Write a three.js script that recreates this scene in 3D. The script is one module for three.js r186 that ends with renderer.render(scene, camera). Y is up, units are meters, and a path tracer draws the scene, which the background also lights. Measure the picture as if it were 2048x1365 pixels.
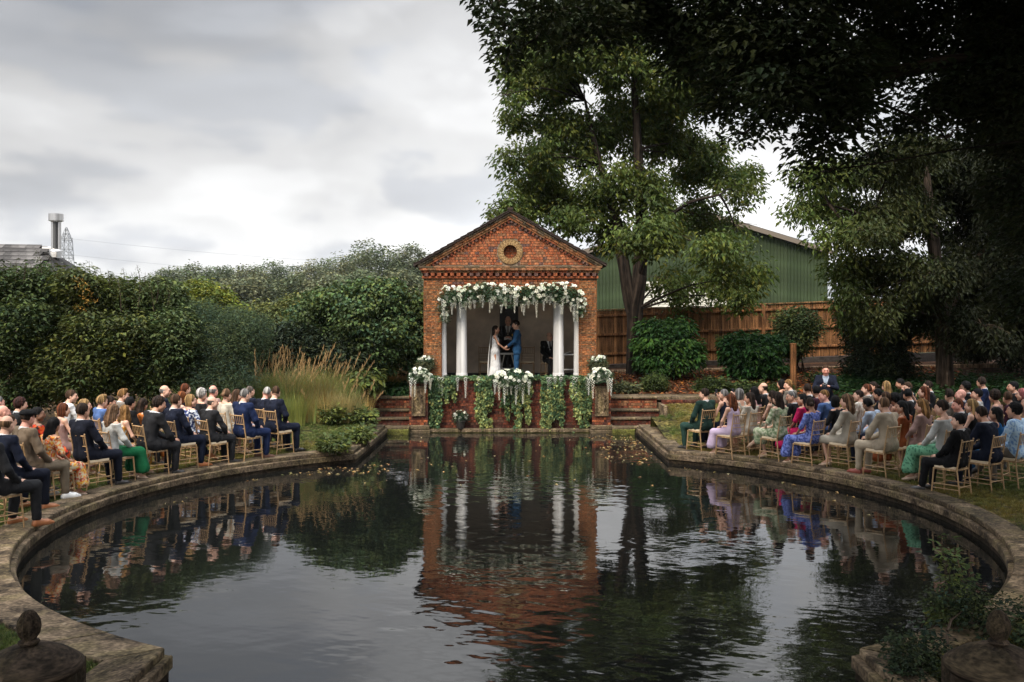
import * as THREE from 'three';
import { mergeGeometries } from 'three/addons/utils/BufferGeometryUtils.js';
import { ImprovedNoise } from 'three/addons/math/ImprovedNoise.js';

// ---------- camera, sky, sun, exposure ----------
const F = 1790, HZ = 643, EYE = 2.78;            // focal length in pixels of a 2048 wide frame, horizon row, eye height
const scene = new THREE.Scene();
const camera = new THREE.PerspectiveCamera(2 * Math.atan(682.5 / F) * 180 / Math.PI, 2048 / 1365, 0.1, 3000);
camera.position.set(0, EYE, 0);
camera.setViewOffset(2048, 1365, 0, 682.5 - HZ, 2048, 1365);
camera.lookAt(0, EYE, -10);
camera.updateProjectionMatrix();
const renderer = new THREE.WebGLRenderer({ antialias: true });
renderer.setSize(1024, 682);
renderer.toneMapping = THREE.LinearToneMapping;
renderer.toneMappingExposure = 2.6;
renderer.shadowMap.enabled = true;

function rng32(seed) { let a = seed >>> 0; return () => { a = (a + 0x6D2B79F5) | 0; let t = Math.imul(a ^ (a >>> 15), 1 | a); t = (t + Math.imul(t ^ (t >>> 7), 61 | t)) ^ t; return ((t ^ (t >>> 14)) >>> 0) / 4294967296; }; }
const PN = new ImprovedNoise();
const N3 = (x, y, z) => PN.noise(x, y, z);
const fbm = (x, y, z, o) => { let s = 0, a = .5, f = 1; for (let i = 0; i < o; i++) { s += a * PN.noise(x * f, y * f, z * f); a *= .5; f *= 2.03; } return s; };
const sst = (a, b, x) => { const t = Math.min(1, Math.max(0, (x - a) / (b - a))); return t * t * (3 - 2 * t); };
const lerp = (a, b, t) => a + (b - a) * t;

{ // overcast sky: one stratus sheet, brighter low down behind the brick temple, darker and bluer upwards
  const W = 2048, H = 1024, d = new Float32Array(W * H * 4);
  for (let j = 0; j < H; j++) {
    const el = ((j + .5) / H - .5) * Math.PI, sy = Math.sin(el), cy = Math.cos(el);
    for (let i = 0; i < W; i++) {
      const az = ((i + .5) / W - .5) * 2 * Math.PI, x = Math.cos(az) * cy, z = Math.sin(az) * cy;
      const k = (j * W + i) * 4;
      if (sy < -.08) { d[k] = .14; d[k + 1] = .14; d[k + 2] = .13; d[k + 3] = 1; continue; }
      const e = Math.max(sy, 0);
      const front = .5 - .5 * z / Math.max(.001, cy);                       // 1 towards the temple
      let L = lerp(.22, .52, Math.exp(-e * 3.8) * (.16 + .78 * Math.pow(front, 6)));
      L *= 1 - .26 * sst(-.15, .5, -x / Math.max(.001, cy)) * (.42 + .58 * sst(.02, .3, e));
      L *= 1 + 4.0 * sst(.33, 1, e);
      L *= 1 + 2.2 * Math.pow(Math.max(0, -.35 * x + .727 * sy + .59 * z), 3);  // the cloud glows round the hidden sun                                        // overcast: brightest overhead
      const wp = .35 * fbm(x * 2.1 + 5, sy * 4.2, z * 2.1, 3);
      const big = fbm(x * 2.3 + 3.1 + wp, sy * 5.6 + 8.2, z * 2.3 + 1.7, 5);
      const wsp = fbm(x * 4.6 + 9.3 + wp * 2, sy * 11 + 1.1 + wp, z * 4.6 + 4.4, 7);
      const dk = sst(-.06, .22, big) * .24 + sst(.02, .17, wsp) * .25 * sst(.4, .02, e);
      const lt = sst(.03, .25, -big) * .16 + sst(.03, .22, -wsp) * .14;
      L *= 1 - dk + lt;
      const bl = sst(.0, .25, big) * .7 + sst(.02, .2, wsp) * .6 + sst(.1, .5, e) * .3;
      d[k] = L * (.985 - .055 * bl); d[k + 1] = L * (.985 - .012 * bl); d[k + 2] = L * (.99 + .06 * bl); d[k + 3] = 1;
    }
  }
  const t = new THREE.DataTexture(d, W, H, THREE.RGBAFormat, THREE.FloatType);
  t.mapping = THREE.EquirectangularReflectionMapping; t.colorSpace = THREE.LinearSRGBColorSpace;
  t.magFilter = THREE.LinearFilter; t.minFilter = THREE.LinearFilter; t.needsUpdate = true;
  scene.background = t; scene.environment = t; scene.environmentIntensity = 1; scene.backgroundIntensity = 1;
}
const sun = new THREE.DirectionalLight(0xfff0da, 1.5);
sun.position.set(-13, 27, 2); sun.target.position.set(0, 0, -20);
sun.castShadow = true; sun.shadow.radius = 26; sun.shadow.mapSize.set(2048, 2048);
Object.assign(sun.shadow.camera, { left: -40, right: 40, top: 40, bottom: -40, near: 1, far: 120 });
scene.add(sun, sun.target);
scene.fog = new THREE.FogExp2(0xc9ced2, 0.00012);

// ---------- helpers ----------
const V = (x, y, z) => new THREE.Vector3(x, y, z);
const at = (px, py, Z) => V((px - 1024) / F * Z, EYE - (py - HZ) / F * Z, -Z);   // a point at a real depth Z in front of the lens
const rgb = (r, g, b) => new THREE.Color().setRGB(r, g, b);
const used = {};
function numbered(n) { used[n] = (used[n] || 0) + 1; return used[n] === 1 ? n : n + '_' + String(used[n] - 1).padStart(3, '0'); }
function mesh(name, geo, mat, parent) {
  const m = new THREE.Mesh(geo, mat); m.castShadow = m.receiveShadow = true;
  m.name = parent ? name : numbered(name); (parent || scene).add(m); return m;
}
function tag(o, label, category, group) { o.userData.label = label; if (category) o.userData.category = category; if (group) o.userData.group = group; return o; }
function thing(name, label, category, pos = [0, 0, 0], turn = 0, group) {
  const o = new THREE.Group(); o.name = numbered(name); scene.add(o); o.position.set(...pos); o.rotation.y = turn; return tag(o, label, category, group);
}
function struct(o) { o.userData.kind = 'structure'; return o; }
function stuff(o) { o.userData.kind = 'stuff'; return o; }
const merge = (gs) => mergeGeometries(gs.map(g => { const q = g.index ? g.toNonIndexed() : g; if (!q.attributes.uv) q.setAttribute('uv', new THREE.BufferAttribute(new Float32Array(q.attributes.position.count * 2), 2)); return q; }), false);
function box(w, h, d, x = 0, y = 0, z = 0, ry = 0, rx = 0, rz = 0) {
  const g = new THREE.BoxGeometry(w, h, d); uvBox(g);
  if (rx) g.rotateX(rx); if (rz) g.rotateZ(rz); if (ry) g.rotateY(ry); g.translate(x, y, z); return g;
}
function uvBox(g) { // uv in metres on every face
  const p = g.attributes.position, n = g.attributes.normal, u = new Float32Array(p.count * 2);
  for (let i = 0; i < p.count; i++) {
    const ax = Math.abs(n.getX(i)), ay = Math.abs(n.getY(i)), az = Math.abs(n.getZ(i));
    if (ay >= ax && ay >= az) { u[2 * i] = p.getX(i); u[2 * i + 1] = p.getZ(i); }
    else if (ax >= az) { u[2 * i] = p.getZ(i); u[2 * i + 1] = p.getY(i); }
    else { u[2 * i] = p.getX(i); u[2 * i + 1] = p.getY(i); }
  }
  g.setAttribute('uv', new THREE.BufferAttribute(u, 2)); return g;
}
function chamfer(w, h, d, c) { // a box with chamfered edges, 44 triangles
  const s = new THREE.Shape(); const a = w / 2 - c, b = h / 2 - c;
  s.moveTo(-a, -b); s.lineTo(a, -b); s.lineTo(a, b); s.lineTo(-a, b); s.closePath();
  const g = new THREE.ExtrudeGeometry(s, { depth: d - 2 * c, bevelEnabled: true, bevelThickness: c, bevelSize: c, bevelSegments: 1, steps: 1 });
  g.translate(0, 0, -(d - 2 * c) / 2); return uvBox(g);
}
function bar(a, b, r0, r1 = r0, n = 6) { // tapered rod between two points
  const d = new THREE.Vector3().subVectors(b, a), L = d.length();
  const g = new THREE.CylinderGeometry(r1, r0, L, n, 1); g.translate(0, L / 2, 0);
  g.applyQuaternion(new THREE.Quaternion().setFromUnitVectors(V(0, 1, 0), d.normalize())); g.translate(a.x, a.y, a.z); return g;
}
function taperTube(pts, radii, n = 8, seg = 10, wob = 0, seed = 0) {
  const c = new THREE.CatmullRomCurve3(pts), fr = c.computeFrenetFrames(seg, false), pos = [], uv = [], idx = [];
  for (let i = 0; i <= seg; i++) {
    const t = i / seg, p = c.getPointAt(t), f = t * (radii.length - 1), k = Math.min(radii.length - 2, Math.floor(f)), r = lerp(radii[k], radii[k + 1], f - k);
    for (let j = 0; j <= n; j++) {
      const a = j / n * Math.PI * 2, rr = r * (1 + wob * N3(Math.cos(a) * 1.3 + seed, Math.sin(a) * 1.3, p.y * 1.1 + seed));
      pos.push(p.x + rr * (Math.cos(a) * fr.normals[i].x + Math.sin(a) * fr.binormals[i].x), p.y + rr * (Math.cos(a) * fr.normals[i].y + Math.sin(a) * fr.binormals[i].y), p.z + rr * (Math.cos(a) * fr.normals[i].z + Math.sin(a) * fr.binormals[i].z));
      uv.push(j / n * 2 * Math.PI * r, t * c.getLength());
    }
  }
  for (let i = 0; i < seg; i++) for (let j = 0; j < n; j++) { const a = i * (n + 1) + j, b = a + n + 1; idx.push(a, b, a + 1, b, b + 1, a + 1); }
  const g = new THREE.BufferGeometry(); g.setAttribute('position', new THREE.Float32BufferAttribute(pos, 3)); g.setAttribute('uv', new THREE.Float32BufferAttribute(uv, 2)); g.setIndex(idx); g.computeVertexNormals(); return g;
}

// ---------- textures ----------
function tileNoise(N, px, py, oct, seed) { // periodic value noise, px and py lattice cells across
  const out = new Float32Array(N * N); let amp = .5, tot = 0;
  for (let o = 0; o < oct; o++) {
    const R = rng32(seed + o * 131), w = px << o, h = py << o, L = new Float32Array(w * h); for (let i = 0; i < L.length; i++) L[i] = R();
    for (let j = 0; j < N; j++) { const y = j / N * h, y0 = Math.floor(y), fy = y - y0, sy = fy * fy * (3 - 2 * fy), a = (y0 % h) * w, b = ((y0 + 1) % h) * w;
      for (let i = 0; i < N; i++) { const x = i / N * w, x0 = Math.floor(x), fx = x - x0, sx = fx * fx * (3 - 2 * fx), x1 = (x0 + 1) % w;
        out[j * N + i] += amp * lerp(lerp(L[a + x0], L[a + x1], sx), lerp(L[b + x0], L[b + x1], sx), sy); } }
    tot += amp; amp *= .55;
  }
  for (let i = 0; i < out.length; i++) out[i] /= tot; return out;
}
function tex(N, f, srgb, rep = 1, repY = rep) { // f(i) -> [r,g,b] 0..1
  const d = new Uint8Array(N * N * 4);
  for (let i = 0; i < N * N; i++) { const c = f(i); d[4 * i] = Math.max(0, Math.min(255, c[0] * 255)); d[4 * i + 1] = Math.max(0, Math.min(255, c[1] * 255)); d[4 * i + 2] = Math.max(0, Math.min(255, c[2] * 255)); d[4 * i + 3] = 255; }
  const t = new THREE.DataTexture(d, N, N, THREE.RGBAFormat, THREE.UnsignedByteType);
  t.wrapS = t.wrapT = THREE.RepeatWrapping; t.magFilter = THREE.LinearFilter; t.minFilter = THREE.LinearMipmapLinearFilter; t.repeat.set(rep, repY); if (srgb) t.colorSpace = THREE.SRGBColorSpace; t.needsUpdate = true; return t;
}
const g3 = v => [v, v, v];
const nA = tileNoise(512, 4, 4, 7, 11), nB = tileNoise(512, 8, 8, 6, 77), nC = tileNoise(512, 3, 3, 3, 5), nFine = tileNoise(512, 48, 48, 3, 9), nStreak = tileNoise(512, 64, 3, 4, 21), nWood = tileNoise(512, 40, 2, 4, 31);
const T = {};
T.rough = tex(512, i => g3(.55 + .8 * (nA[i] - .5) + .4 * (nFine[i] - .5) + .25), true);
T.bump = tex(512, i => g3(nA[i] * .6 + nFine[i] * .4), false);
T.stone = tex(512, i => { const l = sst(.56, .7, nB[i]) * .45, m = sst(.52, .68, nC[i]), v = .62 + 1.0 * (nA[i] - .5) + .7 * (nFine[i] - .5); return [v * (1 - .03 * m) + l * .3, v * (.96 - .01 * m) + l * .3, v * (.9 - .07 * m) + l * .26]; }, true, .8);
T.brick = tex(512, i => g3(.72 + .9 * (nB[i] - .5) + .7 * (nFine[i] - .5)), true, 2.3);
T.wood = tex(512, i => g3(.7 + 1.0 * (nWood[i] - .5) + .35 * (nFine[i] - .5)), true, 1.0);
T.streak = tex(512, i => g3(.68 + 1.5 * (nStreak[i] - .5)), true, 1.6, .8);
T.bark = tex(512, i => g3(.6 + 1.3 * (nWood[i] - .5) + .7 * (nB[i] - .5)), true, 1.2, .5);
T.barkB = tex(512, i => g3(nWood[i] * .7 + nB[i] * .3), false, 1.2, .5);
T.soil = tex(512, i => { const v = .55 + 1.2 * (nFine[i] - .5) + .8 * (nA[i] - .5); return [v, v * .97, v * .93]; }, true, .45);
T.soilB = tex(512, i => g3(nFine[i] * .6 + nA[i] * .4), false, .45);
T.plaster = tex(512, i => g3(.82 + .4 * (nA[i] - .5) + .2 * (nC[i] - .5)), true, .5);

const std = (c, r = .85, o = {}) => r >= .75 ? new THREE.MeshPhysicalMaterial({ color: Array.isArray(c) ? rgb(...c) : c, roughness: r, specularIntensity: .3, ...o }) : new THREE.MeshStandardMaterial({ color: Array.isArray(c) ? rgb(...c) : c, roughness: r, ...o });
const leafMat = (c, tr = .35, o = {}) => new THREE.MeshPhysicalMaterial({ color: rgb(...c), roughness: .7, side: THREE.DoubleSide, transmission: tr, thickness: 0, ior: 1.3, specularIntensity: .35, ...o });
const M = {
  stone: std([.215, .172, .128], .9, { map: T.stone, bumpMap: T.bump, bumpScale: .006 }),
  stoneB: std([.175, .142, .105], .92, { map: T.stone, bumpMap: T.bump, bumpScale: .006 }),
  stoneC: std([.255, .205, .155], .9, { map: T.stone, bumpMap: T.bump, bumpScale: .006 }),
  stoneDark: std([.085, .066, .052], .95, { map: T.stone, bumpMap: T.bump, bumpScale: .008 }),
  relief: std([.30, .235, .165], .9, { map: T.stone, bumpMap: T.bump, bumpScale: .003 }),
  mortar: std([.36, .28, .2], .95, { map: T.rough }),
  mortarDark: std([.12, .085, .06], .95, { map: T.rough }),
  white: std([.8, .79, .77], .5, { map: T.plaster }),
  plaster: std([.9, .76, .61], .85, { map: T.plaster }),
  door: std([.018, .015, .014], .5),
  wood: std([.42, .19, .07], .8, { map: T.wood, bumpMap: T.wood, bumpScale: .002 }),
  post: std([.34, .155, .065], .85, { map: T.wood, bumpMap: T.wood, bumpScale: .002 }),
  sleeper: std([.50, .34, .21], .85, { map: T.wood }),
  gravelBoard: std([.06, .05, .045], .9, { map: T.rough }),
  bark: std([.05, .036, .027], .95, { map: T.bark, bumpMap: T.barkB, bumpScale: .02 }),
  barkPale: std([.10, .072, .052], .95, { map: T.bark, bumpMap: T.barkB, bumpScale: .012 }),
  twig: std([.05, .036, .026], .95),
  chair: std([.62, .385, .185], .45, { map: T.wood }),
  cushion: std([.66, .54, .38], .8),
  metal: std([.62, .61, .6], .28, { metalness: .9 }),
  metalDark: std([.1, .1, .1], .5, { metalness: .6 }),
  lattice: std([.24, .25, .26], .7, { metalness: .3 }),
  black: std([.012, .012, .013], .4),
  roofTile: std([.055, .04, .034], .9, { map: T.rough }),
};
const BR = [[.50, .155, .065], [.55, .18, .075], [.46, .14, .06], [.49, .185, .085], [.42, .13, .06], [.20, .11, .09], [.36, .175, .09], [.52, .21, .10]].map(c => std(c, .9, { map: T.brick, bumpMap: T.bump, bumpScale: .003 }));
const BRN = [[.50, .19, .07], [.55, .22, .085], [.44, .16, .06], [.47, .22, .09], [.36, .145, .06], [.31, .16, .075]].map(c => std(c, .9, { map: T.brick, bumpMap: T.bump, bumpScale: .003 }));
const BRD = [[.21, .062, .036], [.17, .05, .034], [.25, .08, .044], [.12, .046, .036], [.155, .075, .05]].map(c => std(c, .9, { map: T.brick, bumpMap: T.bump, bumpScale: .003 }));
// ---------- pond outline (plan, x and depth Z) ----------
const PC = 13.4, PR = 6.5, CH = 3.3, CF = 2.87, WATER = -.235;
function arcPts(side, off, n) { // from the far corner round to the near corner
  const r = PR + off, a0 = Math.acos(Math.min(1, Math.sqrt(Math.max(0, r * r - (CH + off) ** 2)) / r)), a1 = Math.PI - Math.asin((CF + off * .9) / r), o = [];
  for (let i = 0; i <= n; i++) { const a = lerp(a0, a1, i / n); o.push([side * r * Math.sin(a), PC + r * Math.cos(a)]); } return o;
}
function outline(off, n = 60) { const L = [[-CH - off, 23.75], ...arcPts(-1, off, n), [-CF - off, 2.2 - off]]; const R = L.map(p => [-p[0], p[1]]).reverse(); return [...L, ...R]; }
const OUT = outline(0);
function inPoly(P, x, z) { let c = false; for (let i = 0, j = P.length - 1; i < P.length; j = i++) { const a = P[i], b = P[j]; if ((a[1] > z) !== (b[1] > z) && x < (b[0] - a[0]) * (z - a[1]) / (b[1] - a[1]) + a[0]) c = !c; } return c; }
const OUT3 = outline(.22);

// ---------- ground ----------
function hgt(x, Z) {
  let h = .43 * sst(19.8, 25, Z) + .2 * sst(25.0, 25.4, Z) + .42 * sst(26, 31, Z);
  if (x > 4) h += .03 * Math.min(8, x - 4) * sst(27, 32, Z);
  if (Math.abs(x) < 4.25 && Z > 23.3 && Z < 25.5) h = -.5;
  if (Math.abs(x) < 2.6 && Z >= 25.5 && Z < 29) h = .5;
  h += .03 * fbm(x * .5, Z * .5, 3, 3) * sst(4, 6, Math.abs(x));
  h += 8 * sst(90, 260, Z);
  return h;
}
{
  const axis = (lo, hi, f, far, mult) => { const a = []; for (let v = lo; v <= hi + 1e-6; v += f) a.push(v); let s = f; let v = hi; while (v < far) { s *= mult; v += s; a.push(v); } return a; };
  const xp = axis(0, 13, .2, 900, 1.35), xs = [...xp.slice(1).reverse().map(v => -v), ...xp], zs0 = axis(2, 34, .2, 900, 1.3), zs = [-900, -300, -100, -40, -18, -8, -3, 0, ...zs0];
  const pos = [], col = [], uv = [], idx = [], id = new Map();
  const vid = (i, j) => { const k = i * 4096 + j; if (id.has(k)) return id.get(k); const x = xs[i], Z = zs[j], y = hgt(x, Z); pos.push(x, y, -Z); uv.push(x, -Z);
    const n = fbm(x * .35, Z * .35, 7, 4), n2 = fbm(x * 1.7, Z * 1.7, 2, 3);
    const dry = sst(-.12, .3, n + .3 * n2 + (x > 3 && Z > 17 ? .15 : 0)), lit = Math.max(sst(25.2, 25.8, Z) * (x > 0 ? 1 : .6), sst(8.6, 9.8, Math.abs(x)) * .75 * sst(7, 12, Z), x > 7 ? sst(14.5, 11, Z) * .6 : 0);
    let c = [lerp(.10, .25, dry), lerp(.11, .205, dry), lerp(.03, .075, dry)];
    const l = Math.min(1, lit + .2 * n2); c = [lerp(c[0], .125 + .05 * n2, l), lerp(c[1], .062 + .02 * n2, l), lerp(c[2], .034, l)];
    if (Z > 40 || Math.abs(x) > 30) c = [.06, .075, .03];
    col.push(...c); const v = pos.length / 3 - 1; id.set(k, v); return v; };
  for (let j = 0; j < zs.length - 1; j++) for (let i = 0; i < xs.length - 1; i++) {
    const cx = (xs[i] + xs[i + 1]) / 2, cz = (zs[j] + zs[j + 1]) / 2; if (cz > 1 && cz < 24 && Math.abs(cx) < 8 && inPoly(OUT3, cx, cz)) continue;
    const a = vid(i, j), b = vid(i + 1, j), c = vid(i + 1, j + 1), d = vid(i, j + 1); idx.push(a, b, c, a, c, d);
  }
  const g = new THREE.BufferGeometry(); g.setAttribute('position', new THREE.Float32BufferAttribute(pos, 3)); g.setAttribute('color', new THREE.Float32BufferAttribute(col, 3)); g.setAttribute('uv', new THREE.Float32BufferAttribute(uv, 2)); g.setIndex(idx); g.computeVertexNormals();
  struct(mesh('ground', g, std([1, 1, 1], .97, { vertexColors: true, map: T.soil, bumpMap: T.soilB, bumpScale: .03 })));
}
// ---------- pond: bed, walls, water ----------
{
  const shp = P => { const s = new THREE.Shape(); P.forEach((p, i) => i ? s.lineTo(p[0], p[1]) : s.moveTo(p[0], p[1])); s.closePath(); return s; };
  const bed = new THREE.ShapeGeometry(shp(outline(.1))); bed.rotateX(-Math.PI / 2); bed.translate(0, -.95, 0);
  struct(mesh('pond_bed', bed, std([.012, .011, .009], .95)));
  const P = outline(.03, 60), pos = [], uv = [], idx = []; let len = 0;
  P.forEach((p, i) => { if (i) len += Math.hypot(p[0] - P[i - 1][0], p[1] - P[i - 1][1]); pos.push(p[0], -.14, -p[1], p[0], -.95, -p[1]); uv.push(len, 0, len, -.8); if (i) idx.push(2 * i - 2, 2 * i - 1, 2 * i, 2 * i, 2 * i - 1, 2 * i + 1); });
  const g = new THREE.BufferGeometry(); g.setAttribute('position', new THREE.Float32BufferAttribute(pos, 3)); g.setAttribute('uv', new THREE.Float32BufferAttribute(uv, 2)); g.setIndex(idx); g.computeVertexNormals();
  struct(mesh('pond_wall', g, std([.07, .055, .042], .9, { map: T.stone, bumpMap: T.bump, bumpScale: .01, side: THREE.DoubleSide })));
  const w = new THREE.ShapeGeometry(shp([[-CH - .04, 24.3], ...outline(.05).slice(1, -1), [CH + .04, 24.3]])); w.rotateX(-Math.PI / 2); w.translate(0, WATER, 0);
  const wp = w.attributes.position, wu = new Float32Array(wp.count * 2); for (let i = 0; i < wp.count; i++) { wu[2 * i] = wp.getX(i) / 8; wu[2 * i + 1] = wp.getZ(i) / 8; } w.setAttribute('uv', new THREE.BufferAttribute(wu, 2));
  // ripple height: many little wave trains, stronger to the right where the breeze reaches the water
  const NW = 1024, hN = new Float32Array(NW * NW), R = rng32(404), tr = [];
  for (let i = 0; i < 60; i++) { const k = 9 + Math.floor(R() * R() * 110), a = Math.PI / 2 + (R() - .5) * 1.7; tr.push([Math.round(k * Math.cos(a)), Math.round(k * Math.sin(a)), R() * 6.28, Math.pow(k, -.85)]); }
  const patch = tileNoise(NW, 3, 3, 4, 88), pf = tileNoise(NW, 28, 56, 4, 42);
  for (let j = 0; j < NW; j++) for (let i = 0; i < NW; i++) { let s = 0; for (const t of tr) s += t[3] * Math.sin((t[0] * i + t[1] * j) / NW * 6.28318 + t[2]); hN[j * NW + i] = (s * 1.0 + (pf[j * NW + i] - .5) * .55) * (.35 + 1.1 * sst(.38, .66, patch[j * NW + i])); }
  T.water = tex(NW, i => g3(.5 + hN[i] * .078), false, 1);
  struct(mesh('pond_water', w, new THREE.MeshPhysicalMaterial({ color: rgb(.006, .0065, .006), roughness: .02, ior: 1.95, bumpMap: T.water, bumpScale: .022 })));
}
// ---------- coping ----------
{
  const R = rng32(5), cop = thing('pond_coping', 'worn stone coping round the pond edge', null); struct(cop); delete cop.userData.category;
  const mats = [M.stone, M.stoneB, M.stoneC, M.stone];
  function prism(inn, out, y0, y1, bev) { // plan strips: inner and outer polylines with the same count
    const n = inn.length, pos = [], idx = [], uv = [];
    const u0 = R() * 5, v0 = R() * 5; let vv = v0, lastP = null, lastY = 0;
    const row = (P, y) => { if (lastP) vv += Math.hypot(P[0][0] - lastP[0], y - lastY, P[0][1] - lastP[1]); lastP = P[0]; lastY = y; let u = u0; P.forEach((p, i) => { if (i) u += Math.hypot(p[0] - P[i - 1][0], p[1] - P[i - 1][1]); pos.push(p[0], y, -p[1]); uv.push(u, vv); }); };
    const mixp = (a, b, t) => a.map((p, i) => [lerp(p[0], b[i][0], t), lerp(p[1], b[i][1], t)]);
    const t = bev / Math.hypot(inn[0][0] - out[0][0], inn[0][1] - out[0][1]);
    row(inn, y0); row(inn, y1 - bev); row(mixp(inn, out, t), y1); row(mixp(inn, out, 1 - t), y1); row(out, y1 - bev); row(out, y0);
    for (let r = 0; r < 5; r++) for (let i = 0; i < n - 1; i++) { const a = r * n + i, b = a + n; idx.push(a, b, a + 1, a + 1, b, b + 1); }
    for (const e of [0, n - 1]) for (let r = 1; r < 5; r++) idx.push(e, r * n + e, (r + 1) % 6 * n + e);
    const g = new THREE.BufferGeometry(); g.setAttribute('position', new THREE.Float32BufferAttribute(pos, 3)); g.setAttribute('uv', new THREE.Float32BufferAttribute(uv, 2)); g.setIndex(idx);
    const q = g.toNonIndexed(); q.computeVertexNormals(); return q;
  }
  function run(innP, outP, y0, y1, len, name) { // innP(t), outP(t), t 0..1
    let L = 0, pr = innP(0); for (let i = 1; i <= 40; i++) { const p = innP(i / 40); L += Math.hypot(p[0] - pr[0], p[1] - pr[1]); pr = p; }
    const n = Math.max(1, Math.round(L / len)); let t = 0;
    for (let k = 0; k < n; k++) {
      const t1 = k === n - 1 ? 1 : (k + 1 + (R() - .5) * .3) / n, gp = .0035 / L, I = [], O = [], dy = (R() - .5) * .012;
      for (let i = 0; i <= 4; i++) { const q = lerp(t + gp, t1 - gp, i / 4); I.push(innP(q)); O.push(outP(q)); }
      mesh(name, prism(I, O, y0, y1 + dy, .012), mats[Math.floor(R() * 4)], cop).material.side = THREE.DoubleSide; t = t1;
    }
  }
  const lineF = (a, b) => t => [lerp(a[0], b[0], t), lerp(a[1], b[1], t)];
  const arcF = (s, off) => { const A = arcPts(s, off, 80); return t => { const f = t * 80, i = Math.min(79, Math.floor(f)); return [lerp(A[i][0], A[i + 1][0], f - i), lerp(A[i][1], A[i + 1][1], f - i)]; }; };
  const o0 = outline(0), oW = outline(.62), oL = outline(-.1);
  for (const s of [-1, 1]) {
    run(arcF(s, .06), arcF(s, s < 0 ? .5 : .42), -.035, .035, .85, 'coping_stone');
    run(arcF(s, 0), arcF(s, .25), -.15, -.045, 1.1, 'ledge_stone');
    const wd = s < 0 ? .5 : .42, A = arcPts(s, .06, 2)[0], B = arcPts(s, wd, 2)[0], C = arcPts(s, .06, 2)[2], D = arcPts(s, wd, 2)[2], Al = arcPts(s, 0, 2)[0], Bl = arcPts(s, .25, 2)[0], Cl = arcPts(s, 0, 2)[2], Dl = arcPts(s, .25, 2)[2];
    run(lineF([s * (CH + .06), 23.75], A), lineF([s * (CH + .56), 23.75], B), -.035, .035, .9, 'coping_stone');
    run(lineF([s * CH, 23.75], Al), lineF([s * (CH + .25), 23.75], Bl), -.15, -.045, 1.1, 'ledge_stone');
    run(lineF(C, [s * (CF + .06), 2.2]), lineF(D, [s * (CF + .56), 2.2]), -.035, .035, .8, 'coping_stone');
    run(lineF(Cl, [s * CF, 2.2]), lineF(Dl, [s * (CF + .25), 2.2]), -.15, -.045, 1.0, 'ledge_stone');
  }
}
// ---------- implicit surfaces: tapered bones joined with a smooth minimum, meshed with surface nets ----------
function bones(list, k) { // list of [ax,ay,az,ra, bx,by,bz,rb]
  const n = list.length, B = new Float64Array(n * 10);
  list.forEach((b, i) => { const dx = b[4] - b[0], dy = b[5] - b[1], dz = b[6] - b[2]; B.set([b[0], b[1], b[2], b[3], dx, dy, dz, b[7] - b[3], 1 / (dx * dx + dy * dy + dz * dz + 1e-9), 0], i * 10); });
  return (x, y, z) => { let d = 1e3;
    for (let i = 0; i < n; i++) { const o = i * 10, px = x - B[o], py = y - B[o + 1], pz = z - B[o + 2]; let t = (px * B[o + 4] + py * B[o + 5] + pz * B[o + 6]) * B[o + 8]; t = t < 0 ? 0 : t > 1 ? 1 : t;
      const qx = px - t * B[o + 4], qy = py - t * B[o + 5], qz = pz - t * B[o + 6], e = Math.sqrt(qx * qx + qy * qy + qz * qz) - B[o + 3] - t * B[o + 7];
      const h = k - Math.abs(d - e); d = Math.min(d, e); if (h > 0) d -= h * h / (4 * k); }
    return d; };
}
const smin = (a, b, k) => { const h = k - Math.abs(a - b); return Math.min(a, b) - (h > 0 ? h * h / (4 * k) : 0); };
const ell = (x, y, z, cx, cy, cz, rx, ry, rz) => { const a = (x - cx) / rx, b = (y - cy) / ry, c = (z - cz) / rz, k0 = Math.sqrt(a * a + b * b + c * c), a1 = a / rx, b1 = b / ry, c1 = c / rz, k1 = Math.sqrt(a1 * a1 + b1 * b1 + c1 * c1); return k0 * (k0 - 1) / (k1 + 1e-9); };
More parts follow.
